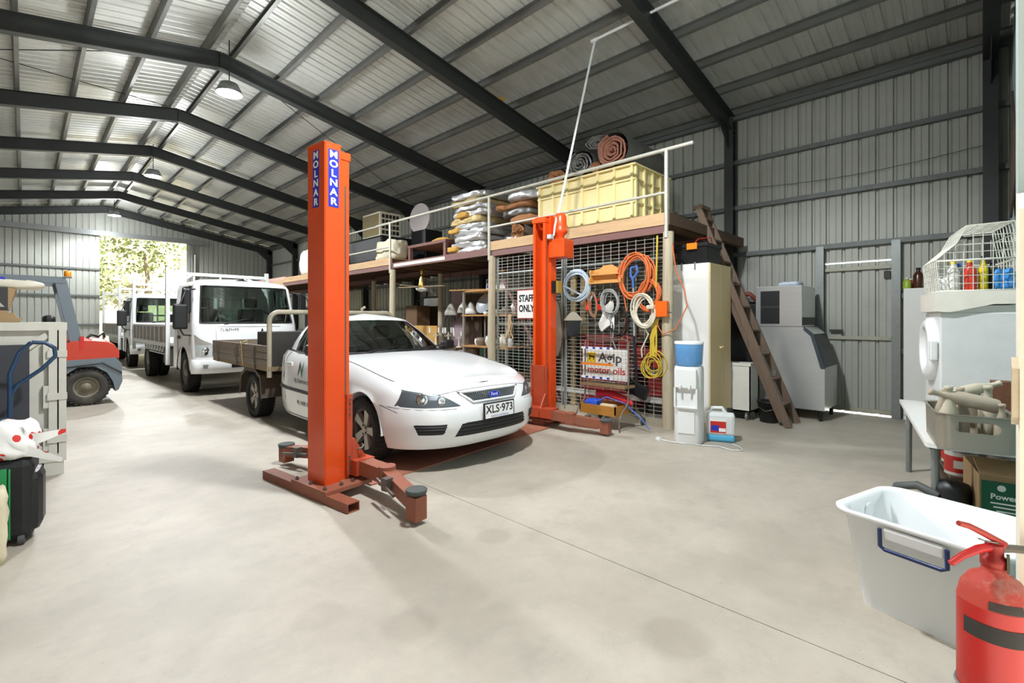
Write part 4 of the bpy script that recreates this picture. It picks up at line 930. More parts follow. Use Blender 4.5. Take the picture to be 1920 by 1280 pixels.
for z, m in ((1.015, m_wtxt), (.805, mat('price_orange', '#ef8a2a', .4)), (.63, m_wtxt)):
    o = MB().box(-.165, -.15, -.14, .34, z-.014, z+.014).build('price_strip', m, rk)
    if m is m_wtxt:
        for q in range(4): MB().box(-.167, -.165, -.1+.11*q, -.06+.11*q, z-.012, z+.012).build('strip_mark', m_blue, o)
MB().box(-.2, .05, -.34, .34, .52, .55).build('rack_shelf', wood('rack_wood', '#8a7152', .8), rk)
tb = MB(); tb.box(-.3, .05, -.27, .27, .18, .2); tb.box(-.3, -.285, -.27, .27, .2, .3); tb.box(.04, .055, -.27, .27, .2, .3); tb.box(-.3, .05, -.27, -.255, .2, .3); tb.box(-.3, .05, .255, .27, .2, .3)
tb.build('wooden_tray', wood('tray_pine', '#b57c34', .6, 3, (8, 1, 8), .2, .2), rk)
sg = thing('motor_oil_sign', 'white motor oils sign with yellow emblem standing on the wire rack', 'sign', (5.33, 3.55, .60))
MB().box(-.008, 0, -.40, .31, 0, .40).build('sign_panel', m_signw, sg)
MB().box(-.010, -.008, .1, .235, .22, .35, bev=.0).build('emblem_panel', mat('emblem_yellow', '#f4cf14', .4), sg)
dg = MB(); dg.prism([(.21, .25), (.2, .29), (.215, .32), (.2, .33), (.19, .31), (.14, .30), (.125, .31), (.12, .28), (.13, .25), (.14, .25), (.14, .28), (.185, .285), (.19, .25)], -.0112, -.010, 'yz'); dg.build('emblem_beast', m_black, sg)
text('Agip', .17, mat('sign_grey', '#4a4b4e', .5), sg, frame((-.0085, -.12, .285), (0, -1, 0), (0, 0, 1)), 'lettering', .0006, sx=1.15, bold=.003)
text('motor oils', .13, m_red, sg, frame((-.0085, -.06, .12), (0, -1, 0), (0, 0, 1)), 'lettering', .0006, sx=1.05, bold=.002)
# contents of the rack tray
def lump(sx, sy, sz, seed, amp, n=6, fr_=3.0, rnd=.16):
    bm = bmesh.new(); bmesh.ops.create_cube(bm, size=1); bmesh.ops.subdivide_edges(bm, edges=bm.edges[:], cuts=n, use_grid_fill=True)
    o = Vector((seed*3.1, seed*1.7, seed*.9)); vs = []
    for v in bm.verts:
        p = Vector((v.co.x*sx, v.co.y*sy, (v.co.z+.5)*sz)); e = 1-.10*(abs(v.co.x*2)**6*abs(v.co.y*2)**6)
        d = mnoise.noise_vector(p*fr_+o)*amp+mnoise.noise_vector(p*fr_*3.3+o)*amp*.45; d.z *= .8 if v.co.z > -.49 else 0
        k = 1-rnd*((abs(v.co.z)*2)**4); vs.append(Vector((p.x*e*k, p.y*e*k, p.z))+d)
    mb = MB(); bm.verts.index_update(); mb.add(vs, [[v.index for v in f.verts] for f in bm.faces], True); bm.free(); return mb
one('cloth_roll', lump(.16, .2, .13, 2, .03), mat('royal_blue_cloth', '#2a58d8', .5), 'royal blue plastic roll lying in the rack tray', 'roll', (5.23, 3.62, .21))
one('umbrella', MB().tube([(5.3, 3.62, .42), (5.32, 3.4, .42), (5.34, 3.2, .36), (5.36, 3.12, .32)], [.035, .05, .055, .02], 10), mat('bright_red_cloth', '#cf2a36', .5), 'rolled bright red umbrella across the rack tray', 'umbrella')
one('cloth_bundle', lump(.14, .2, .1, 5, .03), mat('tan_cloth', '#c8b394', .9), 'folded tan cloth in the rack tray beside the blue roll', 'cloth', (5.2, 3.36, .21))
one('blue_pole', MB().tube([(5.16, 3.6, .3), (5.2, 3.4, .4), (5.3, 3.2, .33), (5.36, 2.98, .14), (5.38, 2.9, .03)], .008, 6), mat('pole_blue', '#5a7ad0', .4), 'thin blue flexible rod arching out of the rack tray', 'rod')

# inside the cage: red tool cabinet, shelves, boards
tc_ = thing('tool_cabinet', 'dark red drawer cabinet inside the mesh cage', 'cabinet', (6.55, 4.12, 0)); m_dred = mat('dark_red_paint', '#8a1f22', .4, 0, .15)
MB().box(-.3, .3, -.45, .45, .05, 1.15, bev=.01).build('cabinet_body', m_dred, tc_)
for i in range(5): d = MB().box(-.315, -.3, -.43, .43, .1+.2*i, .28+.2*i).build('drawer', m_dred, tc_); MB().tube([(-.32, -.2, .24+.2*i), (-.335, -.2, .24+.2*i), (-.335, .2, .24+.2*i), (-.32, .2, .24+.2*i)], .006, 5).build('handle', m_galv, d)
sh = thing('storage_shelf', 'steel shelf with red tubs behind the mesh near timber post', 'shelf', (6.4, 3.32, 0))
for x in (-.22, .22):
    for y in (-.28, .28): MB().box(x-.015, x+.015, y-.015, y+.015, 0, 1.5).build('upright', m_girt, sh)
for z in (.3, .7, 1.1, 1.48): MB().box(-.24, .24, -.3, .3, z-.015, z).build('shelf_board', m_girt, sh)
for y, z, c, l in ((3.08, .7, '#b02a26', 'red plastic tub on middle shelf inside the cage'), (3.34, .7, '#a8322c', 'faded red tub beside another tub inside the cage'), (3.15, .3, '#8a2420', 'dark red box on the low shelf inside the cage'), (3.3, 1.1, '#7a6a58', 'brown box on high shelf inside the cage')):
    one('storage_tub', MB().box(-.18, .18, -.11, .11, 0, .26, bev=.015).box(-.19, .19, -.12, .12, .26, .285), mat('tub_'+c, c, .5), l, 'tub', (6.4, y+.12, z))
for i, (y, c) in enumerate(((4.55, '#8f7a55'), (4.75, '#a89468'), (4.98, '#6d604c'))): one('timber_length', MB().box(-.02, .02, -.05, .05, 0, 2.1), wood('timber_'+c, c), ['dark timber board', 'pale timber board', 'greyed timber board'][i]+' standing upright inside the cage', 'board', (6.3, y, 0))
one('machine_case', MB().box(-.3, .3, -.5, .5, 0, .34, bev=.03).box(-.26, .26, -.46, .46, .34, .4, bev=.02), m_dred, 'low red machine case on cage floor behind slotted angle', 'case', (6.15, 3.9, 0)) if False else None
one('steel_sheet', MB().box(-.3, .3, -.02, .02, 0, 1.9), mat('grey_sheet_steel', '#7f8582', .5, .4), 'grey steel sheet standing inside cage behind the gate', 'sheet', (6.4, 5.3, 0))

# ------------------------------------------------------------------ goods on the mezzanine
m_cream = mat('cream_fibreglass', '#e8d9a0', .5, 0, .05, 3, 0, .25, '#b8a066')
cr = thing('pallet_bin', 'large cream ribbed plastic bin at the platform edge', 'bin', (6.47, 4.33, 2.742))
L2, W2, HB = .875, .5, .85
MB().box(-W2, W2, -L2, L2, .06, .08).box(-W2, -W2+.03, -L2, L2, .0, HB).box(W2-.03, W2, -L2, L2, 0, HB).box(-W2, W2, -L2, -L2+.03, 0, HB).box(-W2, W2, L2-.03, L2, 0, HB).build('bin_wall', m_cream, cr)
for i in range(7):
    y = -L2+.02+(2*L2-.04)*i/6
    for s in (-1, 1): MB().box(min(s*W2, s*(W2+.035)), max(s*W2, s*(W2+.035)), y-.018, y+.018, 0, HB-.01).build('rib', m_cream, cr)
for i in range(5):
    x = -W2+.02+(2*W2-.04)*i/4
    for s in (-1, 1): MB().box(x-.018, x+.018, min(s*L2, s*(L2+.035)), max(s*L2, s*(L2+.035)), 0, HB-.01).build('rib', m_cream, cr)
for z in (.30, .62, HB-.03):
    w = .045 if z > .7 else .025
    for s in (-1, 1): MB().box(min(s*W2, s*(W2+w)), max(s*W2, s*(W2+w)), -L2-w, L2+w, z-.012, z+.012).build('band', m_cream, cr); MB().box(-W2, W2, min(s*L2, s*(L2+w)), max(s*L2, s*(L2+w)), z-.012, z+.012).build('band', m_cream, cr)
m_foil = mat('crumpled_foil', '#d9dadb', .32, .75, .12, 5, .55, .2, '#a89f90'); m_fdark = mat('darker_foil', '#7e7d7b', .4, .5, .3, 5, .6, .4, '#6b5138'); m_brown = mat('brown_batt', '#a9764f', .95, 0, .25, 9, .6); m_pinkb = mat('pinkish_batt', '#9b6a58', .95, 0, .25, 9, .6); m_gold = mat('gold_wool', '#c79a4a', .95, 0, .25, 9, .6)  # m_fdark: darker, less metallic variant of the crumpled foil
def roll(label, loc, r, ln_, sq=1., rz=0, m=m_pinkb, mo=m_fdark, seed=0):
    t = thing('insulation_roll', label, 'insulation roll', loc, rz, 'insulation rolls on the platform')
    rr_ = random.Random(seed); pts = []; n = 70
    for i in range(n+1):
        f = i/n; a = f*4.2*2*PI; q = r*(.12+.86*f)*(1+.05*math.sin(a*1.7+seed)+.02*rr_.uniform(-1, 1)); pts.append((q*math.cos(a), r*sq+q*math.sin(a)*sq))
    th = r*.13
    mb = MB(); rows = [[], [], [], []]
    for i, (y, z) in enumerate(pts):
        d = Vector((y, z-r*sq)); d = d.normalized() if d.length > 1e-5 else Vector((1, 0)); bump = .02*math.sin(i*1.9+seed)
        o = (y+d.x*th*.5, z+d.y*th*.5); q = (y-d.x*th*.5, z-d.y*th*.5)
        rows[0].append((bump, *o)); rows[1].append((bump-.012, (o[0]+q[0])/2, (o[1]+q[1])/2)); rows[2].append((bump, *q)); rows[3].append((ln_*.4, *q))
    mb.grid(rows); mb.build('batt_spiral', m, t)
    w = MB(); ring = []
    for k in range(7):
        x = .01+(ln_-.02)*k/6; ring.append([(x, r*1.04*math.cos(a)*(1+.03*mnoise.noise(Vector((x*4, a*2, seed)))), max(.0, r*sq+r*1.04*sq*math.sin(a)*(1+.04*mnoise.noise(Vector((x*4, a*2, seed+5)))))) for a in [2*PI*j/26 for j in range(26)]])
    w.grid(ring, closed=True); w.add(ring[-1], [tuple(range(26))]); w.build('foil_wrap', mo, t); return t
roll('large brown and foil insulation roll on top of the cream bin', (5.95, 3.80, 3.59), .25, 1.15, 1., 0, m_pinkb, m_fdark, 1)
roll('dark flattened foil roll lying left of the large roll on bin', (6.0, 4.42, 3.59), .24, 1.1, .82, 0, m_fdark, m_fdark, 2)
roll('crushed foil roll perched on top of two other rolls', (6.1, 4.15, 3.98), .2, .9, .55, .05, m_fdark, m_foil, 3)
roll('small brown paper roll squeezed between the foil rolls', (5.98, 4.10, 3.59), .09, .6, .9, 0, m_brown, m_brown, 4)
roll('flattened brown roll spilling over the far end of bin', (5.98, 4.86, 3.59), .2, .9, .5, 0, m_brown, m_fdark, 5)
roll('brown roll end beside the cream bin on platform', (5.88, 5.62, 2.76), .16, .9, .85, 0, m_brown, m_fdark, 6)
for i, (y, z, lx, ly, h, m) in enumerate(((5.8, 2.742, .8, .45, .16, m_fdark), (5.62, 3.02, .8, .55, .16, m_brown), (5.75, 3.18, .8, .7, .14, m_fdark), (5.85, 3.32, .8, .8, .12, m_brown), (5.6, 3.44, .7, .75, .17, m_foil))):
    one('insulation_batt', lump(lx, ly, h, 20+i, .05, 7, 4), m, ['dark foil batt at bottom of the brown pile beside cream bin', 'brown batt resting on the brown roll beside the bin', 'dark foil batt midway in pile beside the bin', 'thin brown batt near the top of pile by bin', 'shiny foil batt on top of the pile by bin'][i], 'insulation', (6.3, y, z), 0, 'loose batts beside the bin')
labs = ['bottom', 'second', 'third', 'fourth', 'fifth', 'sixth', 'seventh', 'eighth', 'ninth', 'tenth']
for i in range(10):
    one('insulation_bale', lump(.95, 1.0-.05*(i % 3), .108, 40+i, .04, 13, 4.5, .05), m_foil if i not in (5, 8) else mat('yellowed_foil', '#c9b27e', .5, .3, .2, 6, .5), 'silver foil insulation bale, %s up in the leaning stack' % labs[i], 'insulation', (6.3+.02*math.sin(i*2), 6.92+.06*math.sin(i*1.7), 2.645+.114*i), .06*math.sin(i*2.3), 'foil bales stacked on the platform')
for i, (y, z) in enumerate(((7.25, 3.05), (7.0, 3.32), (7.3, 2.7))): one('wool_tuft', lump(.12, .3, .09, 60+i, .03, 5, 6), m_gold, ['gold wool tuft poking from middle of the foil stack', 'gold wool tuft poking from upper part of the foil stack', 'gold wool tuft at foot of the foil stack'][i], 'insulation', (5.83, y, z))
one('wool_tuft', lump(.1, .2, .06, 66, .03, 5, 6), m_gold, 'gold wool tuft caught on top of a roof rafter', 'insulation', (5.98, 6.19, 5.32))
rw_ = random.Random(31); wv = MB()
for i in range(9): cy, cz = 3.05+rw_.uniform(-.06, .06), 2.80+rw_.uniform(-.02, .05); wv.tube([(6.1+1.3*q/14+rw_.uniform(-.03, .03), cy+.08*math.cos(q*1.9+i), max(2.75, cz+.05*math.sin(q*2.3+i))) for q in range(15)], .005, 5)
one('wire_tangle', wv, m_iron, 'rusty tangle of wire along the open end of platform', 'wire')
# air conditioner, bundles and disc further along
ac = thing('air_conditioner', 'old window air conditioner with brown grille on the platform', 'air conditioner', (6.35, 10.85, 3.42))
MB().box(-.3, .3, -.42, .42, 0, .62, bev=.015).build('case', mat('ac_cream', '#cfc9b2', .5), ac)
MB().box(-.31, -.3, -.38, .38, .05, .57).build('side_grille', mat('ac_brown', '#7a6b3e', .6, 0, .3, 30), ac)
for i in range(5):
    for j in range(4): MB().box(-.24+.1*i, -.17+.1*i, -.43, -.42, .08+.13*j, .17+.13*j).build('louvre', m_black, ac)
one('travel_trunk', MB().box(-.5, .5, -.8, .8, 0, .66, bev=.03), m_black, 'black storage trunk on platform under the air conditioner', 'trunk', (6.45, 11.0, 2.762))
one('black_case', MB().box(-.35, .35, -.45, .45, 0, .3, bev=.04), mat('glossy_black', '#15171c', .2), 'glossy black case at the platform edge behind mid rail', 'case', (6.2, 12.05, 2.762) if False else (6.15, 12.32, 2.762))
one('silver_tube', MB().tube([(5.9, 11.6, 3.6), (5.95, 12.4, 3.55)], .13, 14), m_foil, 'wide silver duct lying on the platform goods', 'duct') if False else None
one('duct_tube', MB().lathe([(.2, -.5), (.21, -.3), (.2, 0), (.21, .3), (.2, .5)], 16, (0, 0, .2), 'y'), m_foil, 'silver flexible duct lying on the black case', 'duct', (6.15, 12.32, 3.063))
one('tarp_bundle', lump(.45, .75, .42, 71, .09, 8, 3), mat('canvas_cream', '#cbc4ac', .9, 0, .1, 6, .3), 'crumpled cream canvas bundle at the platform edge', 'canvas', (5.98, 9.75, 2.762))
one('round_panel', MB().prism([(.42*math.cos(a), .36+.36*math.sin(a)) for a in [2*PI*i/30 for i in range(30)]], -.02, .02, 'yz'), mat('pale_pink_board', '#cfc6c6', .6), 'pale oval board propped upright behind the handrail', 'board', (6.75, 9.75, 3.5))
tb_ = thing('low_table', 'dark red low table on the platform behind canvas bundle', 'table', (6.6, 8.6, 2.645)); MB().box(-.5, .5, -.7, .7, .36, .42).build('table_top', m_redst, tb_)
for x in (-.45, .45):
    for y in (-.65, .65): MB().box(x-.04, x+.04, y-.04, y+.04, 0, .36).build('leg', m_redst, tb_)
one('wool_scrap', lump(.5, .6, .07, 77, .05, 6, 4), m_gold, 'gold insulation scrap lying on the red low table', 'insulation', (6.5, 8.3, 3.07))
one('tall_cabinet', MB().box(-.25, .25, -.3, .3, 0, .8, bev=.01), m_black, 'black cabinet standing on platform under the oval board', 'cabinet', (6.95, 9.75, 2.762))
one('timber_stack', MB(), None, '', '') if False else None
m_plank = wood('pinkish_plank', '#d3b3a4', .7, 3, (8, 1, 8), .25, .3)
for i in range(12):
    one('timber_plank', MB().box(-.06, .06, -1.9+.1*(i % 3), 1.9, 0, .055), m_plank, 'pale pinkish plank in the %s row of the pile beside wrapped bale' % ['bottom', 'middle', 'top'][i // 4], 'plank', (5.95+.15*(i % 4), 17.5+.12*(i // 4), 2.622+.058*(i // 4)), .006*math.sin(i), 'planks piled on the platform')
one('wrapped_bale', lump(.9, .9, .78, 81, .05, 8, 2), mat('white_wrap', '#e3e0d6', .6, 0, .08, 5, .3, .4, '#b0a898'), 'big white wrapped bale on platform above the truck', 'bale', (6.25, 14.3, 2.702))
one('wrapped_bale', lump(.5, .7, .35, 83, .05, 8, 2), mat('white_wrap', '#e3e0d6'), 'smaller white bundle resting on top of the big wrapped bale', 'bale', (6.5, 14.1, 3.5))

# ------------------------------------------------------------------ goods under the mezzanine
us = thing('shelving_unit', 'steel upright shelving with timber boards under the platform', 'shelving', (6.62, 6.95, 0)); m_up = mat('shelf_upright', '#9b958a', .5, .4)
for x in (-.3, .3):
    for y in (-.62, .62): MB().box(x-.02, x+.02, y-.02, y+.02, 0, 2.02).build('upright', m_up, us)
m_sb = wood('shelf_pine', '#b98a56', .7, 3, (10, 1, 10))
for z in (.35, .87, 1.49, 1.98): MB().box(-.33, .33, -.66, .66, z-.03, z).build('shelf_board', m_sb, us)
one('serving_platter', MB().lathe([(.02, .0), (.13, .015), (.22, .06), (.228, .065), (.215, .07), (.13, .028), (.001, .015)], 28), mat('platter_grey', '#aab0b8', .35, .2), 'large round grey platter propped on the upper shelf', 'platter', (6.62, 7.22, 1.70)).rotation_euler = (0, -1.15, 0)
r = random.Random(12); m_cer = mat('ceramic_cream', '#d8d0bc', .4); m_cer2 = mat('ceramic_white', '#eceae2', .35); m_cer3 = mat('ceramic_brown', '#7d7062', .5)
def vase(label, loc, r_, h, m, k=0):
    prof = [[(r_*.6, 0), (r_, h*.3), (r_*.9, h*.55), (r_*.35, h*.8), (r_*.5, h)], [(r_*.7, 0), (r_, h*.5), (r_*.8, h), (r_*.7, h), (r_*.6, h*.2)], [(r_*.5, 0), (r_*.6, h*.1), (r_*.2, h*.2), (r_*.25, h*.45), (r_*.95, h*.7), (r_, h)]][k]
    return one('ornament', MB().lathe(prof, 16), m, label, 'ornament', loc, 0, 'ornaments on the shelving')
orn = [(6.45, 6.9, .87, .12, .2, m_cer2, 1, 'wide white bowl on the lower open shelf'), (6.5, 6.6, .87, .14, .24, m_cer, 0, 'round cream vase on the lower open shelf'), (6.45, 7.2, .87, .1, .16, m_cer3, 1, 'small brown pot on the lower open shelf'), (6.55, 7.42, .87, .06, .13, m_cer2, 1, 'small white mug at end of lower shelf'), (6.7, 7.05, .87, .1, .42, m_cer, 2, 'tall cream goblet on the lower open shelf'), (6.48, 6.42, .87, .09, .16, m_cer2, 1, 'white jar beside the timber post on lower shelf'),
       (6.5, 6.75, 1.49, .1, .1, m_cer, 1, 'shallow cream dish on the upper shelf'), (6.5, 6.5, 1.49, .12, .14, m_cer3, 1, 'brown bowl on the upper shelf'), (6.6, 6.4, 1.49, .1, .26, m_cer2, 0, 'white vase on the upper shelf'), (6.45, 7.0, 1.49, .09, .06, m_cer2, 1, 'flat white saucer on the upper shelf')]
for x, y, z, a, h, m, k, l in orn: vase(l, (x, y, z), a, h, m, k)
for z, l in ((1.98, 'white flat carton lying on top of the shelving'), (2.08, 'white flat carton stacked on another carton over shelving')):
    t = thing('flat_carton', l, 'carton', (6.55, 6.65, z)); MB().box(-.22, .22, -.3, .26, 0, .098).build('box', m_white, t); MB().box(-.222, -.22, .18, .24, .02, .08).build('blue_mark', m_blue, t)
vase('gold cup trophy on the white cartons over shelving', (6.5, 6.6, 2.18), .06, .17, mat('gold_metal', '#cfa43a', .25, .8), 2)
one('loose_board', MB().box(-.1, .1, -.5, .5, 0, .02), m_sb, 'bare timber board lying across the shelving top', 'board', (6.4, 7.4, 1.985), .3)
one('green_bin', MB().box(-.25, .25, -.5, .5, 0, .8, bev=.03), mat('dark_green_plastic', '#1f3a2a', .5), 'dark green plastic bin below the open shelves', 'bin', (7.45, 7.6, 0))
one('teal_cloth', lump(.1, .2, .2, 91, .04, 5, 5), mat('teal_cloth', '#3aa18c', .8), 'teal cloth scrap hanging out under the lower shelf', 'cloth', (6.35, 6.5, .36))
one('mauve_screen', MB().box(-.02, .02, -.25, .25, 0, 2.1), mat('mauve_panel', '#b9a3ad', .6), 'pale mauve door panel standing under the platform', 'panel', (7.5, 9.2, 0))
one('brown_screen', MB().box(-.02, .02, -.3, .3, 0, 2.0), m_joist, 'dark brown panel standing beside the mauve panel', 'panel', (7.4, 8.5, 0))
one('plywood_sheet', MB().box(-.02, .02, -.65, .65, 0, 1.25), wood('yellow_ply', '#c7994f', .6, 2, (1, 3, 10)), 'yellow plywood sheet standing behind the ute windscreen', 'panel', (6.7, 9.62, 0))
one('brown_cupboard', MB().box(-.2, .2, -.25, .25, 0, 1.75, bev=.01), wood('cupboard_brown', '#6d5138', .6), 'brown cupboard standing behind the yellow plywood sheet', 'cupboard', (7.1, 10.35, 0))
mi = thing('wall_mirror', 'dark framed mirror panel standing under the platform', 'mirror', (7.45, 10.2, 1.0)); MB().box(-.02, .02, -.4, .4, 0, 1.0).build('frame', m_black, mi); MB().box(-.024, -.02, -.35, .35, .05, .95).build('mirror_glass', m_chrome, mi)
st = thing('step_ladder', 'dark steel ladder leaning against the wall under the platform', 'ladder', (7.6, 11.6, 0))
for y in (-.2, .2): MB().beam((0, y, 0), (.55, y, 2.2), .03, .04).build('rail', m_steel, st)
for i in range(7): MB().cyl((.03+.075*i, -.2, .15+.3*i), (.03+.075*i, .2, .15+.3*i), .012, n=8).build('rung', m_steel, st)
tb2 = thing('work_bench', 'cluttered dark bench under the platform beside shelving', 'bench', (6.6, 8.35, 0)); MB().box(-.35, .35, -.6, .6, .76, .8).build('bench_top', m_joist, tb2)
for x in (-.3, .3):
    for y in (-.55, .55): MB().box(x-.03, x+.03, y-.03, y+.03, 0, .76).build('leg', m_joist, tb2)
def lampstand(x, y, z, lab, n=3, s=1.):
    t = thing('candelabra', lab, 'candelabra', (x, y, z), 0, 'candelabras on the bench'); MB().lathe([(.09*s, 0), (.08*s, .02*s), (.02*s, .04*s), (.015*s, .3*s), (.03*s, .32*s)], 14).build('stem', m_cer, t)
    for i in range(n):
        a = 2*PI*i/n+.4; p = (.13*s*math.cos(a), .13*s*math.sin(a)); o = MB().tube([(0, 0, .28*s), (p[0]*.6, p[1]*.6, .22*s), (p[0], p[1], .3*s)], .008*s, 6).build('arm', m_cer, t); MB().cyl((p[0], p[1], .3*s), (p[0], p[1], .42*s), .022*s, n=10).build('candle', m_cer2, o)
lampstand(6.45, 8.7, .8, 'cream candelabra with white candles at far end of bench'); lampstand(6.45, 8.25, .8, 'cream candelabra with white candles in middle of bench', 4); lampstand(6.5, 7.95, .8, 'small candelabra at near end of the bench', 3, .8)
def bust(x, y, z, lab):
    t = thing('wall_light', lab, 'light fitting', (x, y, z), 0, 'glass light fittings hanging under platform'); MB().lathe([(.03, .25), (.06, .2), (.13, .08), (.15, .0), (.12, -.01)], 14).build('shade', m_cer2, t); MB().tube([(0, 0, .24), (0, 0, 2.49-z)], .006, 5).build('cord', m_black, t)
    for i in range(3): a = 2*PI*i/3; MB().tube([(0, 0, .1), (.12*math.cos(a), .12*math.sin(a), -.08), (.14*math.cos(a), .14*math.sin(a), -.14)], .015, 6).build('drop', m_black, t)
bust(6.75, 8.55, 1.5, 'white frilled light fitting hanging over bench centre'); bust(6.8, 7.9, 1.52, 'white frilled light fitting hanging nearest the shelving'); bust(6.85, 8.22, 1.55, 'small white light fitting hanging between two others')
cf = thing('ceiling_fan', 'brass ceiling fan with pale blades hung under the platform', 'ceiling fan', (6.0, 8.6, 1.98)); m_br = mat('brass', '#c9a85a', .25, .85)
MB().lathe([(.02, .52), (.06, .5), (.03, .42), (.02, .36), (.05, .3), (.07, .16), (.08, .12), (.06, .1)], 16).build('motor', m_br, cf); MB().lathe([(.06, .1), (.13, .09), (.12, .05), (.06, .02), (.001, .01)], 18).build('lamp_bowl', m_cer2, cf)
for i in range(4):
    a = PI/2*i+.25; MB().box(.1, .62, -.06, .06, .115, .125, Matrix.Rotation(a, 4, 'Z')).build('blade', wood('fan_blade', '#b8a98c', .5), cf)
one('tripod_lamp', MB().tube([(0, 0, 0), (0, 0, 1.5), (.05, -.2, 1.62), (.1, -.45, 1.6)], .012, 6).lathe([(.16, 0), (.15, .02), (.02, .03)], 16), m_galv, 'thin arched floor lamp standing behind the ute', 'lamp', (6.5, 11.4, 0))
one('black_chest', MB().box(-.3, .3, -.6, .6, 0, .9, bev=.02), m_black, 'black chest under the platform behind bench', 'chest', (7.5, 8.4, 0)) if False else None
# ------------------------------------------------------------------ right-hand side: cabinet, cooler, ice machine
cb = thing('tall_cabinet', 'tall white cabinet with beige doors beside the mesh cage', 'cabinet', (6.133, 2.456, 0)); m_beige = wood('beige_laminate', '#d8c294', .5, 1.5, (8, 8, 1), .08, .1)
MB().box(0, .70, .02, .5, .06, 2.12).build('carcass', m_white, cb); MB().box(.02, .68, .04, .48, 0, .06).build('plinth', m_beige, cb)
for x0, x1 in ((.002, .348), (.352, .698)):
    d = MB().box(x0, x1, 0, .019, .07, 2.115).build('door', m_beige, cb); MB().cyl((.32 if x0 < .1 else .38, 0, 1.02), (.32 if x0 < .1 else .38, -.025, 1.02), .016, n=12).build('knob', m_beige, d)
for y in (.2, .38): MB().box(-.008, 0, y-.008, y+.008, 2.04, 2.14).build('hook', m_galv, cb)
tb = thing('tool_box', 'black lidded tool tub with orange clips on the tall cabinet', 'tool box', (6.42, 2.73, 2.122))
MB().add(*(lambda a: (a.v, a.f))(MB().prism([(-.2, 0), (.2, 0), (.235, .22), (-.235, .22)], -.2, .2, 'xz'))).build('tub', m_black, tb); MB().box(-.255, .255, -.22, .22, .22, .27, bev=.012).build('lid', m_black, tb)
for y in (-.02,): MB().box(-.27, -.25, y-.07, y+.07, .19, .275, bev=.005).build('clip', mat('clip_orange', '#f08a1c', .4), tb)
one('loose_lead', MB().tube([(6.3, 2.75, 2.40), (6.33, 2.7, 2.47), (6.5, 2.6, 2.5), (6.62, 2.62, 2.42)], .006, 5), m_red, 'thin red lead curling over the black tool tub', 'cord')
# water cooler
wc = thing('water_cooler', 'white water cooler with blue filter tank beside the cabinet', 'water cooler', (5.29, 2.36, 0), -1.35)
rows = []
for z, k in ((.0, .94), (.02, 1), (.82, 1), (.86, .95)):
    rows.append([(.15*k*math.copysign(abs(math.cos(a))**.55, math.cos(a)), .15*k*math.copysign(abs(math.sin(a))**.55, math.sin(a)), z) for a in [2*PI*i/40 for i in range(40)]])
w = MB(); w.grid(rows, closed=True); w.add(rows[0], [tuple(range(40))]); w.add(rows[-1], [tuple(range(40))]); w.build('cooler_body', m_whitep, wc)
MB().box(-.1, .1, -.158, -.145, .42, .62).build('dispense_recess', m_whitep, wc); MB().box(-.105, .105, -.185, -.145, .40, .425, bev=.006).build('drip_tray', m_whitep, wc)
MB().box(-.115, .115, -.2, -.145, .625, .84, bev=.01).box(-.125, -.105, -.19, -.14, .41, .63).box(.105, .125, -.19, -.14, .41, .63).build('front_panel', m_whitep, wc); MB().box(-.09, .09, -.16, -.148, .12, .36, bev=.005).build('lower_panel', m_whitep, wc)
for x in (-.05, .05): MB().tube([(x, -.19, .66), (x, -.225, .655), (x, -.225, .62)], .013, 8).build('tap', mat('tap_grey', '#c8c8c4', .4), wc)
MB().lathe([(.13, .862), (.143, .88), (.155, 1.11), (.15, 1.12), (.146, 1.11), (.135, .885), (.001, .88)], 28).build('tank', mat('tank_blue', '#6fb2ee', .15, alpha=.55), wc)
MB().lathe([(.132, .884), (.138, .975), (.001, .975)], 28).build('tank_water', mat('tank_water', '#a9d4f4', .1), wc); MB().lathe([(.158, 1.11), (.158, 1.135), (.15, 1.14), (.001, 1.145)], 28).build('tank_lid', m_whitep, wc)
MB().lathe([(.03, .985), (.09, .99), (.095, 1.01), (.06, 1.03), (.03, 1.05)], 20).build('filter', mat('filter_blue', '#1f4fb8', .4), wc)
one('power_cable', MB().tube([(5.12, 2.62, .01), (5.1, 2.5, .008), (5.2, 2.17, .008), (5.28, 2.02, .008), (5.22, 1.85, .008), (5.3, 1.78, .008), (5.42, 1.86, .008), (5.48, 1.95, .008)], .006, 6).box(5.1, 5.14, 2.62, 2.67, 0, .03), m_whitep, 'white power cable trailing on floor around the water cooler', 'cord')
# jerry can
jc_ = thing('detergent_drum', 'white plastic detergent drum with red label beside the water cooler', 'drum', (5.6, 2.13, 0), -1.15)
MB().box(-.15, .15, -.105, .105, .07, .33, bev=.035).build('drum_body', mat('drum_white', '#dfe3e4', .35), jc_); MB().box(-.147, .147, -.102, .102, 0, .09, bev=.03).build('drum_base', mat('drum_blue', '#58b4dd', .3), jc_)
MB().tube([(-.1, 0, .31), (-.09, 0, .37), (.02, 0, .375), (.05, 0, .32)], .02, 8).build('handle', mat('drum_white', '#dfe3e4'), jc_); MB().lathe([(.032, .32), (.032, .37), (.03, .375), (.001, .375)], 16, (.1, 0, 0)).build('cap', m_black, jc_)
lb = MB().box(-.115, .06, -.1085, -.1065, .1, .27).build('label_panel', m_signw, jc_)
MB().box(-.11, .055, -.1095, -.1085, .105, .235).build('label_red', m_red, lb); MB().box(-.10, -.02, -.1105, -.1095, .13, .19).build('label_blue', m_blue, lb); MB().box(-.02, .05, -.1105, -.1095, .12, .16).build('label_white', m_wtxt, lb)
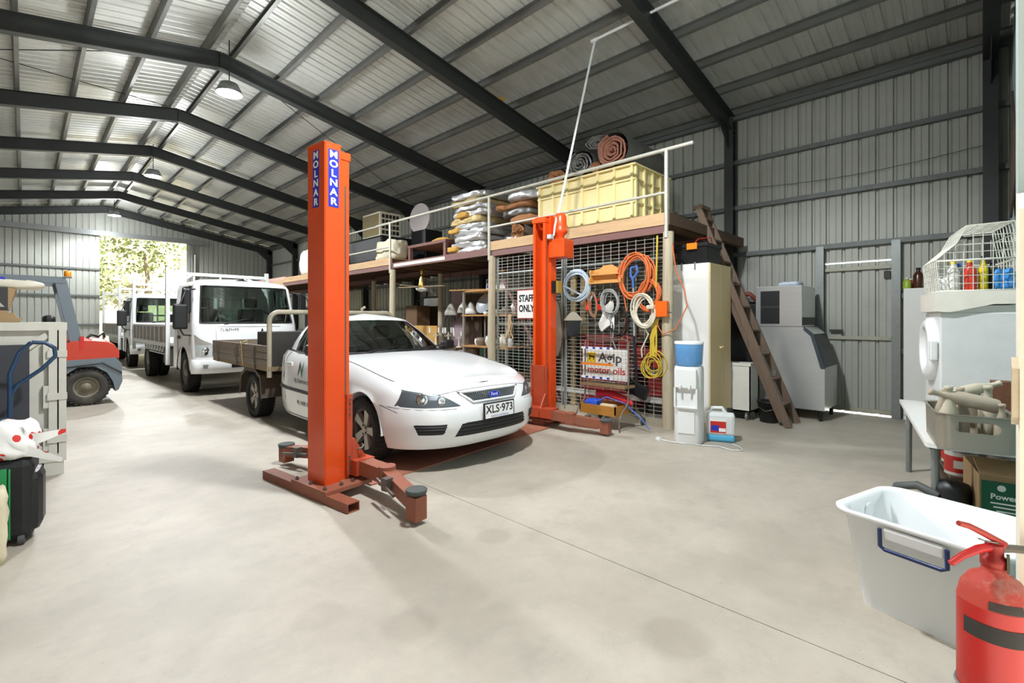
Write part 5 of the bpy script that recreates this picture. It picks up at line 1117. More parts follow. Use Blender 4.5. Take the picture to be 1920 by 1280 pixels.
# white wheeled bin
wb = thing('wheeled_chest', 'white open chest on castors between cabinet and ladder', 'chest', (6.92, 2.23, 0)); MB().box(0, .33, 0, .55, .12, .14).box(0, .015, 0, .55, .12, .78).box(.315, .33, 0, .55, .12, .78).box(0, .33, 0, .015, .12, .78).box(0, .33, .535, .55, .12, .78).box(-.008, .338, -.008, 0, .75, .79).box(-.008, 0, 0, .55, .75, .79).build('chest_body', mat('chest_white', '#dedcd4', .45), wb)
for x in (.05, .28):
    for y in (.06, .49): c = MB().lathe([(.045, -.013), (.05, 0), (.045, .013)], 16, (x, y, .052), 'y').build('castor', mat('castor_grey', '#8a8a88', .5), wb); MB().box(x-.012, x+.012, y-.02, y+.02, .09, .12).build('castor_fork', m_galv, c)
bu = thing('bucket', 'black plastic bucket on floor behind the ladder foot', 'bucket', (7.08, 2.04, 0)); MB().lathe([(.11, 0), (.115, .005), (.145, .27), (.155, .27), (.155, .285), (.14, .285), (.11, .02), (.001, .015)], 24).build('pail', m_black, bu); MB().tube([(0, -.15, .26), (-.09, -.11, .2), (-.15, 0, .16), (-.09, .11, .2), (0, .15, .26)], .005, 6).build('handle', m_iron, bu)
# wooden ladder
la = thing('wooden_ladder', 'weathered brown wooden ladder leaning against the platform end', 'ladder', (7.02, 1.74, 0)); m_lw = wood('weathered_ladder', '#6e5c4e', .8, 4, (10, 10, 1), .3, .4)
T0, T1 = Vector((0, 0, .0)), Vector((-.02, 1.2, 3.05))
for s, nm in ((-.17, 'stile'), (.17, 'stile')): MB().beam((s*1.15, 0, .01), (s*.75-.02, 1.2, 3.05), .035, .085, up=(0, -1, .4)).build(nm, m_lw, la)
for s in (-.15, .15): MB().beam((s*.8, .1, .05), (s*.7-.02, 1.24, 2.85), .03, .06, up=(0, -1, .4)).build('prop_leg', m_lw, la)
for i in range(9):
    f = (.28+.32*i)/3.05; w_ = .17*(1.15-.4*f); MB().box(-w_-.01*f, w_-.02*f, 1.2*f-.05, 1.2*f+.04, 3.05*f-.012, 3.05*f+.012).build('tread', m_lw, la)
MB().box(-.17, .13, 1.12, 1.26, 3.0, 3.05).build('ladder_cap', m_lw, la)
for s in (-1, 1): MB().box(s*.17-.03, s*.17+.03, .24, .28, .62, .70).build('hinge', m_galv, la)
# ice machine
ic = thing('ice_machine', 'stainless ice machine with sloped hatch bin beside the side door', 'ice machine', (7.55, 1.49, 0))
MB().prism([(0, .15), (.0, .74), (.14, 1.18), (.25, 1.285), (.82, 1.285), (.82, .15)], 0, .78, 'yz').build('bin', m_stain, ic)
MB().prism([(-.012, .74), (.128, 1.19), (.16, 1.18), (.02, .73)], .02, .76, 'yz').build('hatch', mat('hatch_dark', '#34383d', .4), ic)
MB().prism([(-.01, .72), (.135, 1.2), (.25, 1.30), (.25, 1.24), (.165, 1.16), (.045, .72)], -.006, .0, 'yz').build('hatch_trim', mat('trim_slate', '#3c444e', .5), ic)
MB().box(0, .76, .27, .87, 1.287, 1.87, bev=.01).build('ice_head', m_stain, ic); MB().box(-.006, 0, .55, .80, 1.33, 1.80).build('filter_grille', m_black, ic)
for z in (1.57,): MB().box(-.009, -.006, .55, .80, z-.012, z+.012).build('grille_bar', mat('dark_grey_plastic', '#303235', .5), ic)
MB().box(.02, .74, .262, .27, 1.31, 1.42).build('control_strip', m_black, ic)
for x in (.06, .72):
    for y in (.06, .76): MB().cyl((x, y, 0), (x, y, .15), .025, .03, n=10).build('foot', m_black, ic)
one('folded_plastic', lump(.3, .28, .06, 101, .03, 5, 5), mat('blue_white_film', '#c9d6e4', .35), 'crumpled clear blue plastic bag on top of the ice machine', 'bag', (7.75, 1.95, 1.87))
one('black_box', MB().box(-.14, .14, -.16, .16, 0, .5, bev=.01), m_black, 'black box standing behind the ice machine hatch', 'box', (8.4, 1.62, 1.3)) if False else None
one('dark_locker', MB().box(-.35, .35, -.35, .35, 0, 1.62, bev=.01), m_black, 'black locker in the gap behind the wooden ladder', 'locker', (7.95, 2.72, 0))
one('barrow_handle', MB().tube([(7.7, 2.75, 1.70), (7.72, 2.5, 1.78), (7.75, 2.42, 1.86), (7.78, 2.2, 1.89), (7.95, 2.4, 1.9), (8.0, 2.8, 1.72)], .03, 10), mat('rust_red', '#7a3a2c', .6), 'curved rusty red tube lying on top of the black locker', 'handle') if False else None
one('rusty_hoop', MB().tube([(7.75, 2.9, 1.66), (7.72, 2.75, 1.76), (7.72, 2.5, 1.78), (7.75, 2.42, 1.70), (7.8, 2.4, 1.65)], .035, 10), mat('rust_red', '#7a3a2c', .6), 'curved rusty red tube lying on top of the black locker', 'tube')
# white upright by the corner and bottles on it
fz = thing('upright_freezer', 'plain white upright freezer beside the side door', 'freezer', (8.15, .1, 0)); MB().box(0, .35, 0, .62, .06, 1.8, bev=.01).build('freezer_body', m_white, fz); MB().box(.02, .35, .02, .6, 0, .06).build('plinth', m_white, fz); MB().box(-.002, 0, .0, .62, .12, .125).build('seam', m_galv, fz)
def bottle(label, loc, r_, h, m, mc=None, group='bottles on the freezer'):
    t = thing('bottle', label, 'bottle', loc, 0, group); MB().lathe([(r_, 0), (r_, h*.62), (r_*.8, h*.72), (r_*.4, h*.82), (r_*.4, h*.9)], 14).build('bottle_body', m, t); MB().lathe([(r_*.45, h*.89), (r_*.45, h), (.001, h)], 12).build('cap', mc or m_whitep, t); return t
bottle('dark brown sauce bottle with cream label on the freezer', (8.25, .575, 1.8), .055, .27, mat('bottle_brown', '#4a2a1c', .25), m_black); bottle('small bright can on the edge of the freezer top', (8.25, .69, 1.8), .045, .15, mat('can_green', '#9ab83a', .4)); bottle('pink and red small bottle on the freezer', (8.36, .66, 1.8), .04, .14, mat('can_pink', '#c8485a', .4)); bottle('slim white bottle on the freezer', (8.25, .49, 1.8), .035, .2, m_whitep); bottle('squat white tub bottle on the freezer', (8.27, .37, 1.8), .07, .15, m_whitep)
# ------------------------------------------------------------------ bench with dryer
BR = math.radians(9)
bn = thing('white_bench', 'white laminate bench on steel legs carrying tray and dryer', 'bench', (3.80, .23, 0), BR); BZ = .64
rows = [(.06, 0), (0, -.06), (0, -.44), (1.95, -.44), (1.95, 0)]
tp = MB().prism([(.02, -.008), (.0, -.05), (0, -.45), (1.95, -.45), (1.95, 0), (.06, 0)], BZ-.028, BZ, 'xy').build('bench_top', m_white, bn)
for x in (.12, 1.85):
    for y in (-.06, -.4): MB().cyl((x, y, 0), (x+(.06 if x < 1 else -.06), y, BZ-.03), .022, n=12).build('leg', m_galv, bn); MB().box(x-.03+.05, x+.03+.05, y-.03, y+.03, BZ-.06, BZ-.028).build('leg_bracket', m_black, bn)
ty = thing('stainless_tray', 'dusty deep stainless pan with handle slot on the bench', 'pan', (3.98, .05, BZ+.002), BR)
rows = []
def rrect(hx, hy, r_, z, n=6):
    o = []
    for cx, cy, a0 in ((hx-r_, hy-r_, 0), (-hx+r_, hy-r_, PI/2), (-hx+r_, -hy+r_, PI), (hx-r_, -hy+r_, 1.5*PI)):
        for i in range(n+1): a = a0+PI/2*i/n; o.append((cx+r_*math.cos(a), cy+r_*math.sin(a), z))
    return o
w = MB(); R0 = [rrect(.27, .168, .06, .003), rrect(.275, .172, .06, .195), rrect(.285, .18, .065, .2), rrect(.285, .18, .065, .206), rrect(.268, .166, .06, .2), rrect(.264, .162, .055, .012)]
w.grid(R0, closed=True); w.add(R0[0], [tuple(range(28))]); w.add(R0[-1], [tuple(range(28))]); pan = w.build('pan', mat('dusty_stainless', '#a39d90', .35, .6, .1, 3, 0, .5, '#b5a78c'), ty)
def cut_slot():
    # the hand hole is a real opening through the end wall
    bm = bmesh.new(); bm.from_mesh(pan.data); bmesh.ops.remove_doubles(bm, verts=bm.verts[:], dist=1e-5); bmesh.ops.recalc_face_normals(bm, faces=bm.faces[:]); bm.to_mesh(pan.data); bm.free()
    pts = [(.065+.03*math.cos(q), .135+.03*math.sin(q)) for q in [-PI/2+PI*i/8 for i in range(9)]]+[(-.065+.03*math.cos(q), .135+.03*math.sin(q)) for q in [PI/2+PI*i/8 for i in range(9)]]
    c = bpy.data.objects.new('cutter', MB().prism(pts, -.32, -.22, 'yz').mesh('cutter')); COL.objects.link(c); c.parent = ty
    md = pan.modifiers.new('slot', 'BOOLEAN'); md.operation = 'DIFFERENCE'; md.object = c; md.solver = 'EXACT'
    dg = bpy.context.evaluated_depsgraph_get(); dg.update(); me = bpy.data.meshes.new_from_object(pan.evaluated_get(dg))
    pan.modifiers.clear(); bpy.data.objects.remove(c)
    me.polygons.foreach_set('use_smooth', [False]*len(me.polygons))
    if len(me.polygons) > 50: pan.data = me
cut_slot()
m_dust = mat('dusty_glass', '#b3a593', .6, 0, .15, 8); m_dust2 = mat('dusty_glass_pale', '#c3bba6', .6, 0, .15, 8)
bprof = [(.03, 0), (.033, .01), (.033, .14), (.014, .2), (.013, .235), (.016, .237), (.016, .25), (.012, .252)]
def dbottle(lab, x, y, z=.016, tilt=None, s=1., m=None):
    o = MB().lathe([(a*s, b*s) for a, b in bprof], 14).build('glass_bottle', m or m_dust); tag(o, lab, 'bottle', 'dusty bottles in the pan'); p = Matrix.Translation((3.98, .05, BZ+.002)) @ Matrix.Rotation(BR, 4, 'Z') @ Vector((x, y, z)); o.location = p
    if tilt: o.rotation_euler = tilt
bl = [(-.20, .11, 1.35), (-.12, .05, 1.3), (.05, .11, 1.15), (-.05, -.08, 1.35), (.12, -.06, 1.2), (.2, .08, 1.1), (.18, -.11, 1.2), (-.2, -.11, 1.02), (-.02, .03, 1.0)]
ll = ['dusty glass bottle standing at the rounded corner of the pan', 'dusty bottle standing just behind the corner bottle', 'dusty bottle standing along the back of pan', 'dusty broad bottle standing near the handle slot', 'dusty bottle in the middle of far end of pan', 'short dusty bottle at the far back corner of pan', 'dusty bottle at the far wall side of pan', 'short dusty bottle right above the handle slot', 'short dusty bottle in the centre of pan']
for (x, y, s), l in zip(bl, ll): dbottle(l, x, y, s=s, m=random.choice([m_dust, m_dust2]))
dbottle('pinkish dusty bottle lying across the top of the pan', -.16, -.10, .25, (-1.35, 0, .35), 1.25, m_dust); dbottle('pale dusty bottle lying crosswise behind the pinkish one', .05, .08, .27, (1.25, 0, .5), 1.1, m_dust2)
one('wooden_block', MB().box(-.06, .06, -.05, .05, 0, .34, bev=.004), wood('brown_block', '#6d4630', .6), 'brown wooden block standing on bench beside the pan', 'block', (4.5, -.1, BZ))
dr = thing('clothes_dryer', 'white clothes dryer with round door standing on the bench', 'dryer', (5.0, .22, BZ), math.radians(11.6))
MB().box(0, .6, -.46, 0, .02, .80, bev=.012).build('dryer_body', mat('dryer_white', '#dfe0df', .35), dr)
MB().prism([(.03, .96), (.03, .81), (-.05, .80), (-.3, .86), (-.48, .86), (-.48, .96)], -.03, .63, 'yz').build('dryer_top', mat('dryer_lid', '#ece8dc', .4), dr); MB().box(.01, .59, -.45, -.01, .80, .85).build('dryer_neck', m_white, dr)
d = MB().lathe([(.26, 0), (.26, .03), (.22, .06), (.17, .055), (.16, .03), (.001, .03)], 32, (.3, 0, .5), 'y').build('door_ring', m_whitep, dr); MB().box(.02, .1, .01, .055, .42, .58, bev=.01).build('door_latch', m_whitep, d)
MB().lathe([(.028, -.0), (.026, -.008), (.012, -.004), (.001, -.004)], 18, (0, -.22, .19), 'x').build('vent_plug', m_whitep, dr)
for x in (.05, .55):
    for y in (-.41, -.05): MB().cyl((x, y, 0), (x, y, .025), .02, n=8).build('foot', m_black, dr)
# wire basket on the dryer
wk = thing('wire_basket', 'white coated wire pet carrier basket on top of the dryer', 'basket', (5.0, .22, BZ+.962), math.radians(11.6)); m_ww = mat('white_wire', '#dedccf', .4)
prof = [(.0, .0), (.02, .25), (-.10, .37), (-.16, .5), (-.42, .51), (-.46, .25), (-.46, 0)]
wb_ = MB()
for i in range(9): x = .02+.56*i/8; wb_.tube([(x, y, z) for y, z in prof], .0045, 5)
for (y0, z0), (y1, z1), n in ((prof[0], prof[1], 5), (prof[1], prof[2], 2), (prof[2], prof[3], 2), (prof[3], prof[4], 4), (prof[4], prof[5], 3), (prof[5], prof[6], 4)):
    for i in range(n): f = i/n; wb_.tube([(.02, y0+(y1-y0)*f, z0+(z1-z0)*f), (.58, y0+(y1-y0)*f, z0+(z1-z0)*f)], .0035, 4)
for x in (.02, .58):
    for i in range(8): y = -.03-.055*i; zt = .24 if y > -.02 else (.45 if -.42 < y < -.16 else .30); wb_.tube([(x, y, 0), (x, y, zt)], .0035, 4)
    for z in (.06, .12, .18, .24): wb_.tube([(x, .01, z), (x, -.46, z)], .0035, 4)
    for z in (.3, .36, .42): wb_.tube([(x, -.06 - (z-.24)*.45, z), (x, -.43, z)], .0035, 4)
wb_.build('basket_wires', m_ww, wk)['kind'] = 'stuff'
for z in (.004, .24): MB().tube([(.02, .01, z), (.58, .01, z), (.58, -.46, z), (.02, -.46, z)], .007, 6, closed=True).build('rim_wire', m_ww, wk)
MB().tube([(.02, -.16, .5), (.58, -.16, .5), (.58, -.42, .51), (.02, -.42, .51)], .006, 6, closed=True).build('rim_wire', m_ww, wk)
def inbasket(x, y): 
    p = Matrix.Translation((5.0, .22, BZ+.968)) @ Matrix.Rotation(math.radians(11.6), 4, 'Z') @ Vector((x, y, 0)); return p
for lab, x, y, r_, h, c, cc in (('yellow capped white spray bottle inside the wire basket', .12, -.1, .04, .24, '#e4e4de', '#e8c81c'), ('red and yellow bottle inside the wire basket', .14, -.2, .04, .25, '#d8402c', '#e8c81c'), ('slim yellow bottle inside the wire basket', .16, -.28, .03, .27, '#e6cf1e', '#2a2a2a'), ('dark bottle inside the wire basket', .2, -.34, .04, .24, '#2a2d30', '#2a2a2a'), ('blue capped bottle at front of the wire basket', .15, -.14, .03, .22, '#8a8a86', '#2a6fd0')):
    bottle(lab, inbasket(x, y), r_, h, mat('bt_'+c, c, .4), mat('bc_'+cc, cc, .4), 'bottles in the wire basket')
one('plastic_bag', lump(.2, .18, .15, 111, .05, 6, 6), mat('clear_bag', '#d5d8d8', .3), 'crumpled clear bag inside the wire basket', 'bag', inbasket(.15, -.2)) if False else None
one('blue_bag', lump(.14, .12, .16, 112, .03, 6, 6), mat('bright_blue_film', '#3f8fdc', .35), 'bright blue plastic bag inside the wire basket', 'bag', inbasket(.11, -.39))
one('white_bag', lump(.12, .14, .12, 113, .03, 6, 6), mat('white_film', '#e4e6e6', .35), 'crumpled white plastic bag inside the wire basket', 'bag', inbasket(.1, -.03) if False else inbasket(.26, -.1))
# under the bench
def tin(lab, x, y, z, r_=.085, h=.17):
    t = thing('paint_tin', lab, 'paint tin', (x, y, z), 0, 'paint tins under the bench'); MB().lathe([(r_, 0), (r_, h*.92)], 24).build('tin_body', mat('tin_white', '#dcdad4', .4), t); MB().lathe([(r_*1.004, h*.12), (r_*1.008, h*.13), (r_*1.008, h*.75), (r_*1.004, h*.76)], 24, cap=False).build('tin_label', m_red, t); MB().lathe([(r_*1.03, h*.92), (r_*1.03, h*.98), (r_*.9, h), (r_*.85, h*.96), (.001, h*.96)], 24).build('lid', m_galv, t)
    MB().box(-r_-.004, -r_+.02, -.035, .035, h*.3, h*.6).build('tin_panel', m_wtxt, t)
cx = thing('cardboard_carton', 'open carton with a green printed label under the bench', 'carton', (4.02, -.09, 0), BR); m_card = mat('cardboard', '#a58a66', .9, 0, .12, 8)
MB().box(-.18, .3, -.14, .12, 0, .5).build('carton_body', m_card, cx); MB().box(-.184, -.18, -.13, .112, .12, .47).build('green_label', mat('label_green', '#0f5a3c', .5), cx); MB().prism([(-.18, .5), (-.2, .51), (-.02, .56), (.0, .55)], -.14, .12, 'xz').build('flap', m_card, cx)
text('PowerPak', .042, m_wtxt, cx, frame((-.1845, -.01, .385), (0, -1, 0), (0, 0, 1)), 'lettering', .0004, bold=.001)
for i in range(3): MB().box(-.1848, -.184, -.03, .075-.012*i, .345-.022*i, .353-.022*i).build('print_line', m_wtxt, cx)
MB().lathe([(.018, -.0008), (.001, -.001)], 14, (-.184, .03, .435), 'x').build('print_disc', m_wtxt, cx)
st2 = thing('low_shelf', 'low timber plank shelf holding paint tins under the bench', 'shelf', (4.75, .06, 0), BR); MB().box(-.4, .55, -.2, .14, .31, .335).build('shelf_board', m_lw, st2)
for x in (-.36, .5): MB().box(x-.03, x+.03, -.18, .12, 0, .31).build('support', m_lw, st2)
tin('red and white paint tin beside the bench leg', 4.45, .09, .336); tin('red labelled paint tin with white band on low shelf', 4.47, -.12, .336); tin('paint tin pushed to the back of the low shelf', 4.8, .12, .336); one('red_case', MB().box(-.1, .1, -.05, .05, 0, .2, bev=.01), m_red, 'small red case at the end of the low shelf', 'case', (5.05, .2, .336))
vc = thing('vacuum_cleaner', 'black drum vacuum with grey hose under the bench', 'vacuum cleaner', (3.99, .12, 0)); MB().lathe([(.085, 0), (.09, .02), (.09, .34), (.08, .38), (.03, .4)], 20).build('drum', m_black, vc); MB().tube([(-.06, .06, .3), (-.05, .16, .34), (.0, .26, .3), (.02, .32, .15), (.02, .33, .03)], .026, 10).build('hose', mat('hose_grey', '#4f5352', .6), vc)
# storage tub
tu = thing('storage_tub', 'large white translucent plastic tub on floor behind the extinguisher', 'tub', (2.99, .13, 0), math.radians(-16)); m_tub = mat('translucent_white', '#eef0f1', .3, 0, .03, 3, 0, .1, '#c8c2b4')
w = MB(); R0 = [rrect(.205, .25, .07, .0), rrect(.265, .31, .09, .44), rrect(.295, .34, .10, .445), rrect(.297, .342, .10, .465), rrect(.285, .33, .095, .468), rrect(.255, .30, .085, .45), rrect(.198, .243, .065, .012)]
w.grid(R0, closed=True); w.add(R0[0], [tuple(range(28))]); w.add(R0[-1], [tuple(range(28))]); w.build('tub_body', m_tub, tu)
Mh = frame((-.262, .0, .36), (0, -1, 0), (-.13, 0, 1))
MB().box(-.11, .11, .02, .075, 0, .022, Mh, .008).build('handle_mount', m_tub, tu); hh = MB(); hh.tube([Mh @ Vector(p) for p in ((-.12, .07, .024), (-.12, -.01, .03), (-.1, -.02, .034), (.1, -.02, .034), (.12, -.01, .03), (.12, .07, .024))], .009, 7); hh.build('handle', mat('navy_plastic', '#1f2f5e', .35), tu)
Ma = frame((.243, -.02, .2), (0, -1, 0), (.13, 0, 1)); MB().tube([Ma @ Vector(p) for p in [(-.1, -.12, -.0)]+[(-.1, .08, 0)]+[(-.1+.06*(1-math.cos(a)), .1+.06*math.sin(a), 0) for a in [PI/2*i/4 for i in range(5)]]+[(.1-.06*(1-math.cos(a)), .1+.06*math.sin(a), 0) for a in [PI/2*(1-i/4) for i in range(5)]]+[(.1, -.12, 0)]], .012, 7).build('moulded_arch', m_tub, tu)
for s, y in ((1, .292), (-1, -.292)): MB().lathe([(.04, -.004), (.045, .0), (.04, .004)], 16, (0, y-s*.0, .39), 'y').build('end_grip', m_tub, tu)
# fire extinguisher on the jamb
fe = thing('fire_extinguisher', 'dusty red fire extinguisher hung on the cream jamb board', 'fire extinguisher', (1.91, -.03, .09)); m_fer = mat('extinguisher_red', '#ad140d', .4, 0, .08, 6, .03, .3, '#8d4a38'); m_fed = mat('dusty_red', '#a8382a', .7, 0, .2, 14, .05, .9, '#a39684')
MB().lathe([(.07, 0), (.077, .012), (.079, .03), (.079, .5)], 36).build('cylinder', m_fer, fe); MB().lathe([(.079, .498), (.072, .535), (.055, .565), (.03, .58), (.026, .60)], 36).build('shoulder', m_fed, fe)
bd_ = MB(); bd_.grid([[(.0802*math.cos(a), .0802*math.sin(a), z) for a in [PI*.72+PI*.62*i/16 for i in range(17)]] for z in (.415, .46)]); bd_.build('black_band', mat('band_black', '#2b2926', .8, 0, .3, 40), fe)
dc = MB(); dc.grid([[((.0792-.0005*k*k)*math.cos(a), (.0792-.0005*k*k)*math.sin(a), .503+.0075*k) for a in [PI*.95+PI*.3*i/8 for i in range(9)]] for k in range(4)]); dc.build('shoulder_decal', mat('decal_dark', '#3a322c', .8), fe)
MB().lathe([(.024, .595), (.03, .6), (.03, .622), (.02, .63), (.02, .66)], 16).build('valve', mat('valve_red', '#8d2018', .4, .2), fe)
k = Vector((-.78, .62, 0)).normalized()*1.0
MB().tube([(.02, -.015, .655), Vector((0, 0, .65))+k*.05, Vector((0, 0, .635))+k*.10, Vector((0, 0, .615))+k*.14], [.012, .011, .009, .008], 8).build('carry_handle', m_fer, fe)
MB().tube([(.03, -.02, .655), Vector((0, 0, .69))+k*.03, Vector((0, 0, .715))+k*.08, Vector((0, 0, .725))+k*.115], [.01, .009, .008, .007], 8).build('squeeze_lever', mat('lever_red', '#9c2a20', .45, .2), fe)
MB().tube([(.0+.02*math.cos(a), .012+.02*math.sin(a), .655+.015*math.sin(a*.5)) for a in [2*PI*i/14 for i in range(14)]], .002, 5, closed=True).build('safety_pin', m_galv, fe); MB().prism([(-.028, .595), (.0, .6), (.0, .64), (-.022, .64)], -.03, -.024, 'xz').build('tag', mat('tag_green', '#4c5240', .7), fe)
MB().tube([(.015, -.01, .645), (.04, -.035, .645), (.055, -.06, .645), (.058, -.12, .64), (.05, -.18, .6)], .011, 8).build('hose', mat('hose_dark', '#5a544a', .6), fe)
MB().tube([(.0815*math.cos(a), .0815*math.sin(a), .25) for a in [2*PI*i/24 for i in range(24)]], .004, 5, closed=True).build('bracket_strap', m_galv, fe); MB().box(.07, .095, -.075, -.045, .2, .3).build('bracket', m_galv, fe)

# conduit up to the roof
cd = thing('power_conduit', 'thin white conduit rising from the lift motor to the roof purlin', 'conduit', (4.95, 3.98, 2.79)); MB().tube([(4.93, 3.97, 2.78), (5.3, 3.93, 4.1), (5.67, 3.9, 5.36)], .016, 8).build('drop_pipe', m_whitep, cd, True); MB().tube([(5.67, 3.9, 5.36), (5.67, 2.2, 5.36)], .02, 8).build('roof_pipe', m_whitep, cd, True); MB().tube([(5.67, 3.96, 5.36), (5.67, 3.86, 5.36)], .028, 8).build('elbow', m_whitep, cd, True)

# ------------------------------------------------------------------ left-hand side
ct = thing('steel_crate', 'white painted steel crate with hinged end door', 'crate', (.25, 5.92, 0)); m_cw = mat('crate_white', '#d5d4ca', .5, .05, .06, 4, 0, .35, '#a09a8a')
MB().box(-1.5, -.06, .02, 1.0, .16, 1.30).build('panel', m_cw, ct); MB().box(-.03, 0, .02, 1.0, .16, 1.33).build('side_panel', m_cw, ct)
for x0, x1, z0, z1, nm in ((-1.55, .02, 1.29, 1.36, 'top_frame'), (-1.55, 0, .12, .19, 'bottom_frame')): MB().box(x0, x1, -.03, 1.03, z0, z1).build(nm, m_cw, ct)
MB().box(-.10, -.045, -.03, .02, .19, 1.29).build('stile', m_cw, ct); MB().box(-.035, .015, -.035, .03, .12, 1.3).build('corner_post', m_cw, ct); MB().box(-1.55, -1.5, -.035, .03, .12, 1.3).build('corner_post', m_cw, ct)
for z in (.32, .70, 1.08): h = MB().box(-.135, -.09, -.025, .015, z-.1, z+.1).box(-.11, .02, -.045, -.028, z-.03, z+.03); h.build('hinge', m_cw, ct)
MB().beam((-.11, .0, 1.25), (-.55, .0, .86), .05, .03, up=(0, -1, 0)).build('brace', m_cw, ct); MB().beam((-.11, .0, .22), (-.6, .0, .5), .05, .03, up=(0, -1, 0)).build('brace', m_cw, ct)
for x in (-1.5, -.13): MB().box(x, x+.13, -.02, 1.0, 0, .12).build('skid', m_cw, ct)
MB().box(-1.4, -.13, .05, .95, .0, .02).build('skid_plate', m_cw, ct)
one('dark_board', MB().box(-.5, .5, -.015, .015, 0, .86), mat('slate_board', '#3d3f47', .6), 'dark slate coloured board leaning on the white crate', 'board', (-.47, 5.84, .31)).rotation_euler = (-.0, 0, 0)
MATS['slate_board'].node_tree
one('board_support', MB().box(-.5, .5, -.1, .02, 0, .305), m_black, 'black box on floor propping the dark board', 'box', (-.47, 5.84, 0))
ht = thing('hand_trolley', 'blue tubular hand trolley standing before the crate', 'trolley', (-.2, 5.45, 0)); m_bs = mat('blue_steel_tube', '#2c4a6a', .4, .3, .15, 8, 0, .3, '#5a5348')
for x in (-.3, .12): MB().tube([(x, 0, .08), (x, .05, .95), (x+.05, .06, 1.12), (x+.12, .05, 1.2)], .016, 8).build('frame_tube', m_bs, ht)
MB().tube([(.24, .05, 1.2), (.32, .05, 1.195), (.375, .05, 1.15), (.38, .05, 1.08), (.3, .05, .98), (.16, .05, .86), (.12, .05, .78)], .016, 8).build('grip_loop', m_bs, ht) if True else None
MB().box(-.36, .18, -.25, .0, .0, .012).build('toe_plate', m_bs, ht)
for x in (-.38, .2): MB().lathe([(.085, -.02), (.09, 0), (.085, .02)], 18, (x, .06, .092), 'x').build('wheel', m_rubber, ht)
for z in (.3, .6): MB().tube([(-.3, .02, z), (.12, .02, z)], .012, 7).build('cross_bar', m_bs, ht)
su = thing('suitcase', 'black soft suitcase with green piping on the floor', 'suitcase', (-.1, 4.33, 0), -.12); MB().box(-.45, .155, -.12, .16, .02, .53, bev=.05).build('suitcase_body', mat('black_fabric', '#1b1c1d', .7, 0, .2, 12, .1), su); MB().box(.0, .19, -.10, .14, .05, .45, bev=.06).build('side_pocket', m_black, su)
MB().tube([(.05, -.125, .05), (.05, -.125, .46), (.05, -.08, .535), (.05, .1, .535), (.05, .165, .46)], .006, 6).build('piping', mat('green_piping', '#1f8a4c', .5), su); MB().box(-.1, .04, -.128, -.12, .32, .48).build('green_panel', mat('green_mesh', '#2f9a58', .6), su)
for x in (-.35, .1): MB().lathe([(.03, -.015), (.033, 0), (.03, .015)], 14, (x, -.10, .033), 'x').build('wheel', m_pad, su)
pb = thing('shopping_bag', 'white plastic bag with red dots lying on the suitcase', 'bag', (-.12, 4.33, .53)); MB().build('x', None) if False else None
lump(.36, .26, .2, 121, .06, 10, 5).build('bag_body', mat('bag_dotwhite', '#ecebe8', .4), pb)
rq = random.Random(4)
def dots(m):
    nt = m.node_tree; N = nt.nodes; L = nt.links; v = N.new('ShaderNodeTexVoronoi'); v.inputs['Scale'].default_value = 11; v.inputs['Randomness'].default_value = .6; tcx = N.new('ShaderNodeTexCoord'); L.new(tcx.outputs['Object'], v.inputs['Vector'])
    lt = N.new('ShaderNodeMath'); lt.operation = 'LESS_THAN'; lt.inputs[1].default_value = .33; L.new(v.outputs['Distance'], lt.inputs[0]); mx = N.new('ShaderNodeMix'); mx.data_type = 'RGBA'; L.new(lt.outputs[0], mx.inputs[0]); p = N['Principled BSDF']; src = p.inputs['Base Color'].links[0].from_socket; L.new(src, mx.inputs[6]); mx.inputs[7].default_value = (*lin('#d42f22'), 1); L.new(mx.outputs[2], p.inputs['Base Color'])
dots(MATS['bag_dotwhite'])
for i in range(0):
    c = Vector((rq.uniform(-.17, .17), -.13+rq.uniform(-.02, .01), rq.uniform(.03, .17))); MB().lathe([(.024, 0), (.02, -.014), (.001, -.018)], 12, c, 'y').build('dot', m_red, pb)
MB().grid([[(.14+.17*i/5, -.08-.02*math.sin(i), .10+.03*i/5+s*(.04-.028*i/5)) for s in (-1, 0, 1)] for i in range(6)]).build('bag_tail', mat('bag_dotwhite', '#ecebe8'), pb); MB().grid([[(.12+.17*i/5, -.12-.03*i/5, .05-.09*i/5+s*(.035-.02*i/5)) for s in (-1, 0, 1)] for i in range(6)]).build('bag_tail', mat('bag_dotwhite', '#ecebe8'), pb)
one('cream_sack', lump(.18, .16, .42, 125, .03, 7, 4), mat('cream_cloth', '#d9cfb2', .9, 0, .1, 6), 'cream cloth sack standing in front of the suitcase', 'sack', (-.16, 4.0, 0))
for i in range(5): one('cardboard_sheet', MB().box(-.9, .02+.03*(i % 2), -.3, .3, 0, .02), m_card, 'flattened cardboard sheet, %s in pile on the crate' % ['lowest', 'second lowest', 'middle', 'second highest', 'topmost'][i], 'cardboard', (-.05-.02*i, 6.3, 1.362+.0205*i), .03*(i % 3), 'cardboard pile on the crate')
bx = thing('printed_carton', 'black printed carton on flattened cardboard above the crate', 'carton', (-.12, 6.3, 1.466)); MB().box(-.6, 0.02, -.26, .26, 0, .2).build('carton_body', mat('carton_black', '#3a3a3b', .6), bx)
MB().prism([(.02, .0), (.07, .19), (.02, .2)], -.26, .26, 'xz').build('carton_flap', m_card, bx)
MB().prism([(-.42, .06), (-.25, .12), (-.1, .06)], -.262, -.26, 'xz').build('blue_print', m_blue, bx); MB().prism([(-.1, .03), (-.07, .07), (-.05, .1), (-.03, .07), (.0, .03)], -.262, -.26, 'xz').build('figure_print', mat('print_grey', '#b5b2aa', .6), bx)
